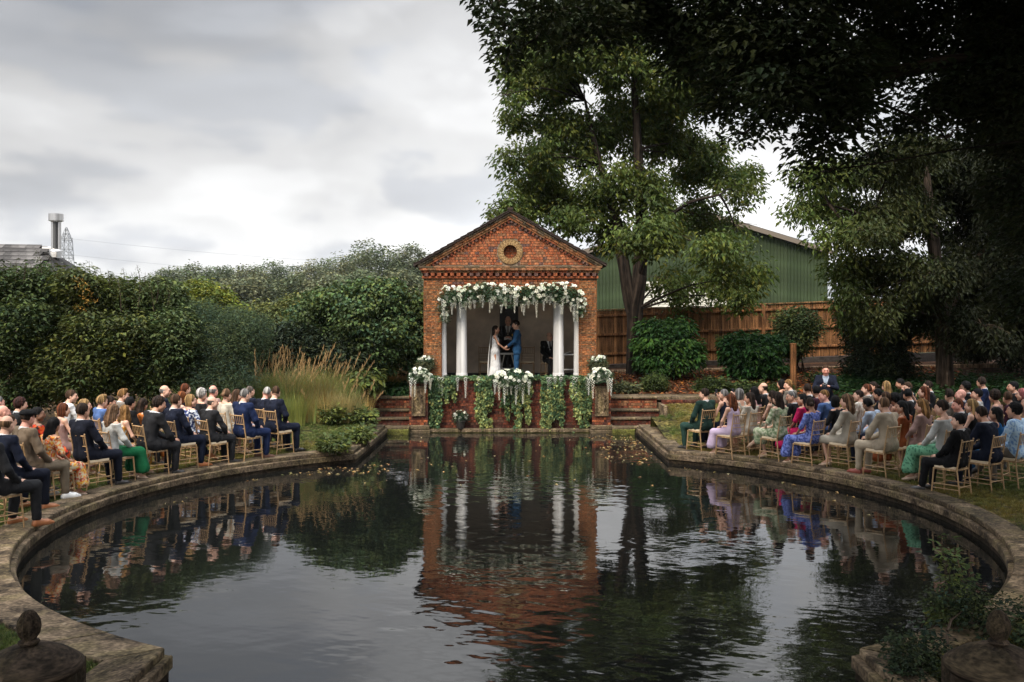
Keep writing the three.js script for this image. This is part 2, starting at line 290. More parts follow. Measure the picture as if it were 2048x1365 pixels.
function nets(f, lo, hi, c) {
  const nx = Math.ceil((hi[0] - lo[0]) / c) + 1, ny = Math.ceil((hi[1] - lo[1]) / c) + 1, nz = Math.ceil((hi[2] - lo[2]) / c) + 1, v = new Float32Array(nx * ny * nz);
  let o = 0; for (let k = 0; k < nz; k++) for (let j = 0; j < ny; j++) for (let i = 0; i < nx; i++) v[o++] = f(lo[0] + i * c, lo[1] + j * c, lo[2] + k * c);
  const id = new Int32Array(nx * ny * nz).fill(-1), pos = [], idx = [], sx = 1, sy = nx, sz = nx * ny, co = [0, sx, sy, sx + sy, sz, sx + sz, sy + sz, sx + sy + sz];
  const ed = [[0, 1], [0, 2], [0, 4], [1, 3], [1, 5], [2, 3], [2, 6], [3, 7], [4, 5], [4, 6], [5, 7], [6, 7]];
  for (let k = 0; k < nz - 1; k++) for (let j = 0; j < ny - 1; j++) for (let i = 0; i < nx - 1; i++) {
    const b = i + j * sy + k * sz; let m = 0; for (let q = 0; q < 8; q++) if (v[b + co[q]] < 0) m |= 1 << q; if (m === 0 || m === 255) continue;
    let X = 0, Y = 0, Z = 0, n = 0;
    for (const [a, e] of ed) { const va = v[b + co[a]], ve = v[b + co[e]]; if ((va < 0) === (ve < 0)) continue; const t = va / (va - ve); X += lerp(a & 1, e & 1, t); Y += lerp(a >> 1 & 1, e >> 1 & 1, t); Z += lerp(a >> 2, e >> 2, t); n++; }
    id[b] = pos.length / 3; pos.push(lo[0] + (i + X / n) * c, lo[1] + (j + Y / n) * c, lo[2] + (k + Z / n) * c);
  }
  const quad = (a, b, d, e, fl) => { if (a < 0 || b < 0 || d < 0 || e < 0) return; if (fl) idx.push(a, d, b, a, e, d); else idx.push(a, b, d, a, d, e); };
  for (let k = 1; k < nz - 1; k++) for (let j = 1; j < ny - 1; j++) for (let i = 1; i < nx - 1; i++) {
    const b = i + j * sy + k * sz, s = v[b] < 0;
    if (s !== v[b + sx] < 0) quad(id[b], id[b - sy], id[b - sy - sz], id[b - sz], s);
    if (s !== v[b + sy] < 0) quad(id[b], id[b - sz], id[b - sz - sx], id[b - sx], s);
    if (s !== v[b + sz] < 0) quad(id[b], id[b - sx], id[b - sx - sy], id[b - sy], s);
  }
  // outward winding
  const g = new THREE.BufferGeometry(); g.setAttribute('position', new THREE.Float32BufferAttribute(pos, 3));
  for (let i = 0; i < idx.length; i += 3) { const t = idx[i]; idx[i] = idx[i + 1]; idx[i + 1] = t; }
  g.setIndex(idx); g.computeVertexNormals();
  { // check the side: normals must point along the growing field
    const p = g.attributes.position, n = g.attributes.normal; let s = 0;
    for (let i = 0; i < p.count; i += Math.max(1, p.count >> 6)) { const e = c * .5; s += f(p.getX(i) + n.getX(i) * e, p.getY(i) + n.getY(i) * e, p.getZ(i) + n.getZ(i) * e) > f(p.getX(i) - n.getX(i) * e, p.getY(i) - n.getY(i) * e, p.getZ(i) - n.getZ(i) * e) ? 1 : -1; }
    if (s < 0) { const I = g.index.array; for (let i = 0; i < I.length; i += 3) { const t = I[i]; I[i] = I[i + 1]; I[i + 1] = t; } g.computeVertexNormals(); }
  }
  const u = new Float32Array(p2(g) * 2), P = g.attributes.position; for (let i = 0; i < P.count; i++) { u[2 * i] = Math.atan2(P.getX(i), P.getZ(i)) * .12; u[2 * i + 1] = P.getY(i); } g.setAttribute('uv', new THREE.BufferAttribute(u, 2));
  return g;
}
const p2 = g => g.attributes.position.count;
function paint(g, f) { const p = g.attributes.position, c = new Float32Array(p.count * 3); for (let i = 0; i < p.count; i++) c.set(f(p.getX(i), p.getY(i), p.getZ(i)), 3 * i); g.setAttribute('color', new THREE.BufferAttribute(c, 3)); return g; }

// ---------- foliage ----------
function leafBlade(out, p, d, up, len, wid, fold) { // one folded leaf of four triangles
  const s = new THREE.Vector3().crossVectors(d, up).normalize(), u = new THREE.Vector3().crossVectors(s, d).normalize();
  const a = p, m1 = p.clone().addScaledVector(d, len * .42), t = p.clone().addScaledVector(d, len).addScaledVector(u, -len * .16);
  const l = m1.clone().addScaledVector(s, wid / 2).addScaledVector(u, fold * wid), r = m1.clone().addScaledVector(s, -wid / 2).addScaledVector(u, fold * wid);
  for (const q of [a, l, t, a, t, r]) out.push(q.x, q.y, q.z);
}
function leafCluster(seed, n, R, len, wid, o = {}) {
  const { droop = .3, flat = .7, fold = .18, twig = true } = o, r = rng32(seed), pos = [];
  for (let i = 0; i < n; i++) {
    const a = r() * 6.283, q = Math.sqrt(r()) * R, p = V(Math.cos(a) * q, (r() - .5) * 2 * R * flat, Math.sin(a) * q);
    const d = V(Math.cos(a + (r() - .5) * 1.6), (r() - .5) * .9 - droop, Math.sin(a + (r() - .5) * 1.6)).normalize();
    leafBlade(pos, p, d, V((r() - .5) * .9, 1, (r() - .5) * .9).normalize(), len * (.7 + .6 * r()), wid * (.75 + .5 * r()), fold);
  }
  const g = new THREE.BufferGeometry(); g.setAttribute('position', new THREE.Float32BufferAttribute(pos, 3)); g.computeVertexNormals(); return g;
}
const CL = {
  tree: leafCluster(1, 11, .3, .165, .072, { droop: .75, flat: .85 }), treeB: leafCluster(2, 13, .28, .15, .066, { droop: .6, flat: .8 }),
  oak: leafCluster(3, 20, .22, .095, .058, { droop: .3, flat: .7 }), shrub: leafCluster(4, 15, .22, .105, .06, { droop: .2, flat: .8 }),
  big: leafCluster(5, 10, .2, .15, .085, { droop: .35, flat: .6 }), ivy: leafCluster(6, 14, .22, .11, .085, { droop: .55, flat: .8 }),
  fine: leafCluster(7, 26, .22, .09, .014, { droop: .1, flat: .9 }), small: leafCluster(8, 12, .1, .045, .028, { droop: .2, flat: .8 }),
  far: leafCluster(9, 14, .8, .42, .3, { droop: .2, flat: .8 }), herb: leafCluster(10, 12, .13, .1, .05, { droop: -.1, flat: .5 }),
};
function instances(name, parent, geo, mat, list, col, jit = .25, seed = 1) { // list of [x,y,z,scale,(tilt)]
  const r = rng32(seed), m = new THREE.InstancedMesh(geo, mat, list.length), q = new THREE.Quaternion(), e = new THREE.Euler(), M4 = new THREE.Matrix4(), c = new THREE.Color();
  list.forEach((p, i) => {
    e.set((r() - .5) * (p[4] ?? .9), r() * 6.283, (r() - .5) * (p[4] ?? .9)); q.setFromEuler(e); M4.compose(V(p[0], p[1], p[2]), q, V(p[3], p[3], p[3])); m.setMatrixAt(i, M4);
    const k = 1 + (r() - .5) * 2 * jit, w = (r() - .5) * jit, C = p[5] || (col && Array.isArray(col[0]) ? col[Math.floor(r() * col.length)] : col) || [1, 1, 1]; c.setRGB(C[0] * k * (1 + w), C[1] * k, C[2] * k * (1 - w)); m.setColorAt(i, c);
  });
  m.name = parent ? name : numbered(name); m.castShadow = m.receiveShadow = true; m.userData.kind = 'stuff'; (parent || scene).add(m); return m;
}
function sampleBlobs(blobs, n, seed, o = {}) { // blobs [x,y,z,rx,ry,rz]; points near the surface and some inside, with gaps
  const { shell = .55, gap = .0, gf = .9, size = [.8, 1.25], fray = .12 } = o, r = rng32(seed), out = []; let tot = 0; const cum = blobs.map(b => (tot += Math.pow(b[3] * b[4] * b[5], .72))); let guard = 0;
  while (out.length < n && guard++ < n * 12) {
    const t = r() * tot; let k = 0; while (cum[k] < t) k++; const b = blobs[k];
    const u = r() * 2 - 1, a = r() * 6.283, s = Math.sqrt(1 - u * u), q = Math.pow(lerp(shell * shell * shell, 1, r()), 1 / 3) * (1 + fray * (r() * r() * 1.6 - .3));
    const x = b[0] + b[3] * q * s * Math.cos(a), y = b[1] + b[4] * q * u, z = b[2] + b[5] * q * s * Math.sin(a);
    if (gap && fbm(x * gf + seed, y * gf * 1.7, z * gf, 2) < gap - .5) continue;
    out.push([x, y, z, lerp(size[0], size[1], r())]);
  }
  return out;
}

function scatterBlobs(big, n, seed, r0, r1, flat = .7) { // many small irregular leaf masses spread through large ones
  const r = rng32(seed), out = []; let tot = 0; const cum = big.map(b => (tot += b[3] * b[4])); let guard = 0;
  while (out.length < n && guard++ < n * 40) { const t = r() * tot; let k = 0; while (cum[k] < t) k++; const b = big[k], u = r() * 2 - 1, a = r() * 6.283, q = Math.pow(r(), .4), s = Math.sqrt(1 - u * u), R = lerp(r0, r1, r() * r()); const p = [b[0] + b[3] * q * s * Math.cos(a), b[1] + b[4] * q * u, b[2] + b[5] * q * s * Math.sin(a)]; if (out.some(o => Math.hypot(o[0] - p[0], (o[1] - p[1]) * 1.3, o[2] - p[2]) < (o[3] + R) * .42)) continue; out.push([...p, R * (.9 + .5 * r()), R * flat * (.7 + .6 * r()), R * (.9 + .4 * r())]); }
  return out;
}
// ---------- brickwork ----------
const UB = [0, 1, 2].map(k => { const g = new THREE.BoxGeometry(1, 1, 1), u = g.attributes.uv; for (let i = 0; i < u.count; i++) u.setXY(i, u.getX(i) * .21 + k * .31, u.getY(i) * .07 + k * .17); return g; });
const BRV = std([1, 1, 1], .9, { vertexColors: true, map: T.brick, bumpMap: T.bump, bumpScale: .003 });
function lay(rows, R, o) { // rows of [y0,y1,[[x0,x1],...]] -> bricks
  const out = []; let k = 0;
  for (const [y0, y1, spans] of rows) { k++;
    for (const [a, b] of spans) { let x = a, n = k % 2; if (b - a < .03) continue;
      let first = true; while (x < b - .02) { let L = (n++ % 2 ? o.short : o.long) * (1 + (R() - .5) * .08); if (first && k % 2) L *= .6; first = false; let e = Math.min(b, x + L); if (b - e < .04) e = b; out.push([x, e - .012, y0, y1 - .012]); x = e; } }
  }
  return out;
}
function placeBricks(parent, bricks, R, mats, max, z, dep, wts) { // front plane z, individual bricks up to max, then one joined part
  const rest = [];
  bricks.forEach((b, i) => { const w = b[1] - b[0], h = b[3] - b[2], pr = (R() - .5) * .008, zz = z + pr - dep / 2, mi = wts ? wts(b, R) : Math.floor(R() * mats.length);
    if (i < max) { const m = mesh('brick', UB[i % 3], mats[mi], parent); m.scale.set(w, h, dep); m.position.set((b[0] + b[1]) / 2, (b[2] + b[3]) / 2, zz); m.rotation.z = (R() - .5) * .008; }
    else { const g = box(w, h, dep, (b[0] + b[1]) / 2, (b[2] + b[3]) / 2, zz), c = mats[mi].color; paint(g, () => [c.r, c.g, c.b]); const u = g.attributes.uv, s = R() * 3; for (let q = 0; q < u.count; q++) u.setXY(q, u.getX(q) + s, u.getY(q) + s); rest.push(g); } });
  if (rest.length) stuff(mesh('brickwork', merge(rest), BRV, parent));
}
const TX = -.05, TZ = 25.0, FL = 1.2;
// ---------- the brick temple ----------
{
  const R = rng32(71), t = thing('brick_temple', 'red brick garden temple with pediment, round niche and white columns behind the pond', 'temple', [TX, FL, -TZ]);
  const HW = 2.41, PW = .48, DEP = 3.1, OP = 2.16, AR = 2.78, EV = 3.13;
  // plinth, floor, walls with thickness
  mesh('plinth', merge([box(2 * HW, 1.5, DEP + .2, 0, -.90, -DEP / 2 + .0)]), M.mortarDark, t);
  mesh('floor', box(2 * HW - .6, .02, DEP - .5, 0, -.135, -DEP / 2 - .25), M.stoneC, t); mesh('stylobate', chamfer(2 * HW, .14, .5, .01).translate(0, -.072, -.25), M.stoneB, t);
  for (const s of [-1, 1]) mesh('wall', box(.3, AR, DEP - .5, s * (HW - .15), AR / 2, -DEP / 2 - .2), M.mortarDark, t);
  mesh('plaster', merge([box(.02, AR + .13, DEP - .5, -HW + .31, AR / 2 - .065, -DEP / 2 - .2), box(.02, AR + .13, DEP - .5, HW - .31, AR / 2 - .065, -DEP / 2 - .2), box(2 * HW - .66, .04, DEP - .5, 0, AR - .03, -DEP / 2 - .2)]), M.plaster, t);
  const dw = [-.33, .24], dh = 2.05, BZ = -DEP + .25;
  mesh('back_wall', merge([box(dw[0] + HW - .34, AR + .07, .2, (dw[0] - HW + .34) / 2, AR / 2 - .065, BZ), box(HW - .34 - dw[1], AR + .07, .2, (HW - .34 + dw[1]) / 2, AR / 2 - .065, BZ), box(dw[1] - dw[0], AR - dh - .06, .2, (dw[0] + dw[1]) / 2, (AR + dh) / 2, BZ)]), M.plaster, t);
  mesh('door', box(dw[1] - dw[0], dh + .13, .05, (dw[0] + dw[1]) / 2, dh / 2 - .065, BZ - .05), M.door, t);
  mesh('door_frame', merge([box(.05, dh, .06, dw[0] + .02, dh / 2, BZ + .09), box(.05, dh, .06, dw[1] - .02, dh / 2, BZ + .09)]), M.door, t);
  mesh('skirting', merge([box(dw[0] + HW - .36, .1, .02, (dw[0] - HW + .34) / 2, -.07, BZ + .11), box(HW - .36 - dw[1], .1, .02, (HW - .34 + dw[1]) / 2, -.07, BZ + .11)]), M.door, t);
  // backing of the front in mortar
  const tri = (h0, w, th, hole) => { const s = new THREE.Shape(); s.moveTo(-w, 0); s.lineTo(w, 0); s.lineTo(0, h0); s.closePath(); if (hole) { const c = new THREE.Path(); c.absarc(hole[0], hole[1], hole[2], 0, Math.PI * 2, true); s.holes.push(c); } const g = new THREE.ExtrudeGeometry(s, { depth: th, bevelEnabled: false }); return uvBox(g); };
  const SL = .566, tymp = tri(SL * 2.36, 2.36, .16, [0, 3.525 - EV + .04, .2]); tymp.translate(0, EV - .04, -.19);
  mesh('mortar', merge([box(PW - .02, AR, .44, -HW + PW / 2, AR / 2, -.235), box(PW - .02, AR, .44, HW - PW / 2, AR / 2, -.235), box(2 * (HW - PW), AR - OP, .4, 0, (AR + OP) / 2, -.235), tymp]), M.mortar, t);
  // tympanum bricks around the round niche
  const OY = 3.525, OR = .36, rows = [];
  for (let y = EV + .03; y < EV + 1.32; y += .0735) { const top = y + .0735, half = (EV + SL * 2.36 - .05 - top) / SL; if (half < .08) break; const sp = []; const dy = Math.max(0, Math.max(y - OY, OY - top)); if (dy < OR) { const c = Math.sqrt(OR * OR - dy * dy); sp.push([-half, -c], [c, half]); } else sp.push([-half, half]); rows.push([y, top, sp]); }
  const br = lay(rows, R, { long: .215, short: .108 });
  const nTy = br.length;
  // piers in narrow ribbed courses
  const prow = []; const Rp = rng32(9); let y = .02, n = 0; while (y < AR - .02) { const h = n % 12 === 11 ? .035 : .0535; prow.push([y, Math.min(AR, y + h), n % 12 === 11 ? [[-HW + .03, -HW + PW - .03], [HW - PW + .03, HW - .03]] : [[-HW, -HW + PW], [HW - PW, HW]], n % 12 === 11]); y += h; n++; }
  const pb = lay(prow, Rp, { long: .24, short: .12 });
  placeBricks(t, br, R, BR, 300, -.012, .06, (b, r) => { const low = sst(EV + .5, EV, b[2]); const v = r(); return v < (b[1] - b[0] < .15 ? .16 : .03) ? 5 : v < .1 + .35 * low ? 6 + Math.floor(r() * 2) : Math.floor(r() * 5); });
  placeBricks(t, pb, R, BRN, Math.max(0, 300 - nTy), 0, .08, (b, r) => b[3] - b[2] < .04 ? 5 : Math.floor(r() * 6));
  // returns of the piers, so that their sides show brick as well
  { const side = []; for (let yy = .02; yy < AR - .02; yy += .0535) for (const s of [-1, 1]) { const g = box(.02, .045, .44, s * (HW + .004), yy + .022, -.22), c = BRN[Math.floor(R() * 6)].color; paint(g, () => [c.r, c.g, c.b]); side.push(g); const g2 = box(.02, .045, .42, s * (HW - PW - .002), yy + .022, -.22); paint(g2, () => [c.r, c.g, c.b]); side.push(g2); } stuff(mesh('side_brickwork', merge(side), BRV, t)); }
  { const side = []; for (let yy = .02; yy < AR; yy += .0735) for (const s of [-1, 1]) for (let k = 0; k < 11; k++) { const g = box(.02, .064, .225, s * (HW + .004), yy + .032, -.57 - k * .235 - (Math.round(yy / .0735) % 2) * .1), c = BR[Math.floor(R() * 8)].color; paint(g, () => [c.r, c.g, c.b]); side.push(g); } stuff(mesh('flank_brickwork', merge(side), BRV, t)); }
  // flat arch of upright bricks over the opening, band above it
  for (let i = 0; i < 74; i++) { const x = -HW + PW + .026 + i * (2 * (HW - PW)) / 74, lean = x * .1; const m = mesh('arch_brick', UB[i % 3], R() < .22 ? BRN[3] : R() < .5 ? BR[3] : BRN[1], t); m.scale.set(.043, .34, .08); m.position.set(x + lean * .0, OP + .17 + .02, -.022 + (R() - .5) * .006); m.rotation.z = -x * .05; }
  { const ar = lay([[OP + .385, OP + .455, [[-HW + PW, HW - PW]]], [OP + .458, OP + .53, [[-HW + PW, HW - PW]]], [OP + .532, AR, [[-HW + PW, HW - PW]]]], R, { long: .215, short: .11 }); placeBricks(t, ar, R, BR, 60, .002, .08); }
  mesh('lintel', box(2 * (HW - PW) - .02, .06, .34, 0, OP - .012, -.24), M.white, t);
  // cornice: dentil course, projecting bands
  mesh('dentil_band', box(2 * HW + .1, .06, .5, 0, AR + .03, -.2), BR[2], t);
  for (let i = 0; i < 27; i++) { const m = mesh('dentil', UB[i % 3], [BR[2], BR[4], BR[5], BRD[2]][Math.floor(R() * 4)], t); m.scale.set(.105, .085, .10); m.position.set(-HW - .02 + (i + .5) * (2 * HW + .04) / 27, AR + .105, .045); }
  mesh('dentil_backing', box(2 * HW + .08, .09, .4, 0, AR + .105, -.2), BRD[1], t);
  for (let k = 0; k < 2; k++) for (let i = 0; i < 22; i++) { const m = mesh('cornice_brick', UB[i % 3], [BR[4], BR[6], BRN[5], BR[3]][Math.floor(R() * 4)], t), L = (2 * HW + .14 + k * .08) / 22; m.scale.set(L - .008, .062, .44 + k * .06); m.position.set(-HW - .07 - k * .04 + (i + .5) * L, AR + .182 + k * .07, -.13 + k * .03 + (R() - .5) * .006); }
  for (let i = 0; i < 12; i++) { const L = (2 * HW + .3) / 12, m = mesh('cornice_tile', UB[i % 3], [M.stoneB, BR[6], BRN[5]][i % 3], t); m.scale.set(L - .008, .045, .52); m.position.set(-HW - .15 + (i + .5) * L, AR + .31, -.1 + (R() - .5) * .008); }
  // raking cornice and roof
  const ang = Math.atan(SL), RL = 2.6 / Math.cos(ang);
  for (const s of [-1, 1]) {
    const rake = (name, off, th, zf, dep, n, mats, gap) => { for (let i = 0; i < n; i++) { const L = RL / n, u = (i + .5) * L, m = mesh(name, UB[i % 3], mats[Math.floor(R() * mats.length)], t); m.scale.set(L - gap, th, dep); const cx = u * Math.cos(ang), cy = EV + .02 + SL * 2.61 - u * Math.sin(ang); m.position.set(s * (cx + off * Math.sin(ang)) - s * .0, cy + off * Math.cos(ang), zf - dep / 2 + (R() - .5) * .006); m.rotation.z = -s * ang; } };
    rake('rake_dentil', -.215, .075, .035, .18, 26, [BR[4], BRD[2], BR[5], BRD[0]], .055);
    rake('rake_brick', -.15, .06, .05, .24, 15, [BR[4], BR[6], BRN[5], BRN[4]], .008);
    rake('rake_brick', -.09, .062, .075, .28, 13, [BRN[5], BR[6], M.stoneB, BRN[4]], .008);
    rake('rake_tile', -.035, .05, .10, .3, 11, [M.stoneB, BR[6], M.stoneB], .006);
    const slab = new THREE.BoxGeometry(RL + .1, .045, DEP + .24); uvBox(slab); slab.translate(RL / 2 + .04, .02, -DEP / 2 + .02); slab.rotateZ(-ang); if (s < 0) slab.scale(-1, 1, 1); slab.translate(0, EV + .02 + SL * 2.61, 0);
    if (s < 0) { const ix = slab.index.array; for (let i = 0; i < ix.length; i += 3) { const q = ix[i]; ix[i] = ix[i + 1]; ix[i + 1] = q; } slab.computeVertexNormals(); }
    const rf = mesh('roof', slab, M.roofTile, t);
    for (let i = 0; i < 14; i++) { const L = RL / 14, u = (i + .6) * L + .05, m = mesh('roof_tile_course', UB[i % 3], M.roofTile, rf); m.scale.set(L * 1.25, .02, DEP + .27); m.position.set(s * u * Math.cos(ang), EV + .02 + SL * 2.61 - u * Math.sin(ang) + .062, -DEP / 2 + .02); m.rotation.z = -s * (ang - .09); }
  }
  mesh('ridge', box(.16, .06, DEP + .24, 0, EV + .06 + SL * 2.61 + .05, -DEP / 2 + .02), M.roofTile, t);
  // round niche: ring of thin radial bricks, recess with brick back
  for (let i = 0; i < 60; i++) { const a = i / 60 * 6.2832, r0 = .19, r1 = .352, m = mesh('radial_brick', UB[i % 3], [M.nicheA, M.nicheB, M.nicheC][Math.floor(R() * 3)] || (M.nicheA = std([.52, .33, .15], .9, { map: T.brick }), M.nicheB = std([.45, .27, .12], .9, { map: T.brick }), M.nicheC = std([.58, .38, .18], .9, { map: T.brick }), M.nicheA), t); m.scale.set(r1 - r0, .0235, .13); m.position.set(Math.cos(a) * (r0 + r1) / 2, OY + Math.sin(a) * (r0 + r1) / 2, -.05 + (R() - .5) * .006); m.rotation.z = a; }
  { const nb = []; for (let yy = OY - .2; yy < OY + .2; yy += .0735) nb.push([yy, yy + .0735, [[-.2, .2]]]); placeBricks(t, lay(nb, R, { long: .215, short: .108 }), R, [BRD[2], BR[2], BR[4]], 40, -.17, .02); }
  { const gb = tri(SL * 2.36, 2.36, .2); gb.translate(0, EV - .04, -DEP + .1); mesh('rear_gable', gb, M.mortar, t); mesh('ceiling', box(2 * HW - .1, .08, DEP - .3, 0, AR + .1, -DEP / 2 - .1), M.mortarDark, t); mesh('niche_back', new THREE.CircleGeometry(.23, 32).translate(0, OY, -.186), M.mortar, t); }
  mesh('ring_joint', new THREE.RingGeometry(.19, .355, 48).translate(0, OY, -.025), M.mortarDark, t);
  // columns and half columns
  const colGeo = (r0, r1) => { const P = []; const add = (r, y) => P.push(new THREE.Vector2(r, y)); add(.001, 0); add(r0 * 1.12, 0); add(r0 * 1.12, .05); add(r0 * 1.06, .06); add(r0 * 1.09, .085); add(r0 * 1.05, .11); add(r0 * 1.02, .125); for (let i = 0; i <= 8; i++) { const u = i / 8; add(lerp(r0, r1, u * u * .6 + u * .4), .13 + u * 1.82); } add(r1 * 1.12, 1.965); add(r1 * 1.1, 1.985); add(r1 * 1.02, 1.99); add(r1 * 1.05, 2.03); add(r1 * 1.35, 2.08); add(r1 * 1.35, 2.15); add(.001, 2.15); return new THREE.LatheGeometry(P, 28); };
  const cg = colGeo(.152, .14), hg = colGeo(.12, .105);
  for (const x of [-1.37, 1.36]) mesh('column', cg, M.white, t).position.set(x, 0, -.24);
  for (const x of [-1.91, 1.91]) mesh('half_column', hg, M.white, t).position.set(x, 0, -.24);
}
// ---------- retaining wall in front of the temple with its piers, ledge and relief panels ----------
{
  const R = rng32(19), w = thing('retaining_wall', 'dark red brick retaining wall rising from the pond under the temple', 'wall', [TX, 0, -24.35]);
  const rows = []; for (let y = -.12; y < 1.16; y += .075) rows.push([y, y + .075, [[-2.2, 2.2]]]);
  const br = lay(rows, R, { long: .222, short: .11 }).sort((a, b) => (R() - .5));
  mesh('mortar', merge([box(4.46, 2.1, .5, 0, .12, -.27)]), M.mortarDark, w);
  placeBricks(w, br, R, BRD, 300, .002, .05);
  for (let i = 0; i < 6; i++) { const m = mesh('capstone', chamfer(4.44 / 6 - .008, .06, .66, .012), [M.stone, M.stoneB][i % 2], w); m.position.set(-2.22 + (i + .5) * 4.44 / 6, 1.195, -.3); }
  for (let i = 0; i < 5; i++) { const m = mesh('ledge_stone', chamfer(4.4 / 5 - .01, .1, .22, .015), [M.stoneB, M.stone][i % 2], w); m.position.set(-2.2 + (i + .5) * .88, -.175, .1); }
  for (let i = 0; i < 5; i++) { const m = mesh('lower_ledge_stone', chamfer(4.4 / 5 - .01, .3, .3, .02), M.mossy || (M.mossy = std([.14, .15, .045], .95, { map: T.stone, bumpMap: T.bump, bumpScale: .01 })), w); m.position.set(-2.2 + (i + .5) * .88, -.385, .12); }
  for (const s of [-1, 1]) {
    const p = thing('wall_pier', (s < 0 ? 'left' : 'right') + ' brick end pier of the retaining wall with carved relief panel', 'pier', [TX + s * 2.47, 0, -24.15]);
    mesh('mortar', box(.5, 2.0, .62, 0, .17, -.32), M.mortarDark, p);
    const pr = []; for (let y = -.02; y < 1.1; y += .075) pr.push([y, y + .075, [[-.255, .255]]]);
    const inPanel = b => b[0] > -.17 && b[1] < .17 && b[2] > .27 && b[3] < 1.0;
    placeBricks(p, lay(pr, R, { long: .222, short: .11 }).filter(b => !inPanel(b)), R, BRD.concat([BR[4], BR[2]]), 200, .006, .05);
    mesh('pier_cap', chamfer(.58, .07, .72, .015), M.stoneB, p).position.set(0, 1.15, -.3);
    mesh('plinth', chamfer(.60, .12, .74, .02), M.stone, p).position.set(0, -.085, -.3);
    mesh('plinth_course', chamfer(.64, .16, .76, .02), M.stoneB, p).position.set(0, -.225, -.3);
    // relief: framed slab with a robed standing figure
    const rel = mesh('relief_panel', merge([box(.36, .8, .04, 0, .63, .02), box(.045, .8, .035, -.16, .63, .055), box(.045, .8, .035, .16, .63, .055), box(.28, .045, .035, 0, 1.008, .055), box(.28, .05, .035, 0, .255, .055)]), M.relief, p);
    const fig = bones([[0, .89, 0, .047, 0, .85, 0, .035], [0, .8, 0, .05, 0, .78, 0, .05], [-.06, .77, 0, .035, .06, .77, 0, .035], [-.035, .74, 0, .05, -.03, .62, 0, .045], [.035, .74, 0, .05, .03, .62, 0, .045], [-.03, .6, 0, .055, -.035 - s * .01, .45, .01, .045], [.03, .6, 0, .055, .045, .45, .02, .042], [-.035, .45, .01, .042, -.03, .32, 0, .026], [.045, .45, .02, .04, .035, .32, 0, .026], [s * .09, .76, 0, .026, s * .1, .66, .02, .022], [s * .1, .66, .02, .022, s * .03, .7, .05, .02], [-s * .09, .76, 0, .026, -s * .1, .64, 0, .022], [-s * .1, .64, 0, .022, -s * .085, .53, .02, .018], [-s * .08, .55, 0, .04, -s * .07, .36, 0, .045], [-.04, .3, .02, .02, .06, .3, .02, .02]], .025);
    const fg = nets((x, y, z) => Math.max(fig(x, y, z) + .006 * Math.sin(y * 70 + x * 60) * sst(.7, .5, y), -z - .03), [-.17, .26, -.06], [.17, .97, .12], .011); fg.scale(1, 1, .7); fg.translate(0, 0, .045);
    mesh('carved_figure', fg, M.relief, rel);
  }
}
// ---------- stone steps on both sides ----------
for (const s of [-1, 1]) {
  const R = rng32(300 + s), xs = s < 0 ? [-4.0, -2.78] : [2.68, 4.08], w = xs[1] - xs[0], cx = (xs[0] + xs[1]) / 2;
  const st = thing('garden_steps', s < 0 ? 'stone and brick steps left of the brick retaining wall' : 'stone and brick steps right of the brick retaining wall', 'steps', [cx, 0, -24.2]);
  const tops = [[-.06, .12], [.14, -.22], [.34, -.56], [.66, -.92]];
  tops.forEach(([y, z], i) => {
    const n = 2; for (let k = 0; k < n; k++) mesh('tread', chamfer(w / n - .008, .055, .42, .012), [M.stone, M.stoneC, M.stoneB][(i + k) % 3], st).position.set(-w / 2 + (k + .5) * w / n, y - .028 + (R() - .5) * .008, z - .18);
    const y0 = i ? tops[i - 1][0] : -.6, h = y - .056 - y0;
    mesh('riser_core', box(w - .01, h + .3, .34, 0, y0 + h / 2 - .15, z - .2), M.mortarDark, st);
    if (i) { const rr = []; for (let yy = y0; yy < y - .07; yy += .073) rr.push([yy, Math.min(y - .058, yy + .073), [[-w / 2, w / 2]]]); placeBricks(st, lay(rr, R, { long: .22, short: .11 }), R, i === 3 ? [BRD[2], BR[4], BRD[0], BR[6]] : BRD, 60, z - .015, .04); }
  });
  const edge = mesh('kerb_stone', chamfer(.1, .75, 1.3, .02), M.stoneC, st); edge.position.set(s * (w / 2 + .06), .12, -.55); edge.rotation.x = .0;
}
{ // low sills closing the channel beside the wall, paving at the head of the steps
  for (const s of [-1, 1]) { const k = thing('channel_sill', (s < 0 ? 'left' : 'right') + ' mossy stone sill where the pond meets the steps', 'sill', [s < 0 ? -3.05 : 2.98, 0, -23.98]); mesh('sill_stone', chamfer(.6, .5, .3, .03), M.mossy, k).position.set(0, -.34, .06); mesh('cap_slab', chamfer(.62, .07, .36, .015), M.stoneB, k).position.set(0, -.07, .0); }
  const p = thing('stone_path', 'pale stone paving at the head of the steps', null); struct(p); delete p.userData.category;
  const R = rng32(8); for (const [a, b] of [[-4.3, -2.5], [2.45, 7.1]]) { let x = a; while (x < b - .05) { const L = Math.min(b - x, .8 + R() * .5), y = .66 + (R() - .5) * .012; mesh('paving_slab', chamfer(L - .012, .1, .9, .015), [M.stone, M.stoneC, M.stoneB][Math.floor(R() * 3)], p).position.set(x + L / 2, y - .05, -25.6); x += L; } }
  const rk = thing('bed_kerb', 'low dark brick kerb under the stone paving right of the steps', 'kerb', [5.7, 0, -25.12]); const rr = []; for (let y = .36; y < .56; y += .075) rr.push([y, y + .075, [[-1.5, 1.5]]]); placeBricks(rk, lay(rr, R, { long: .22, short: .11 }), R, BRD, 60, .02, .06); mesh('mortar', box(2.98, .3, .06, 0, .44, -.04), M.mortarDark, rk);
}
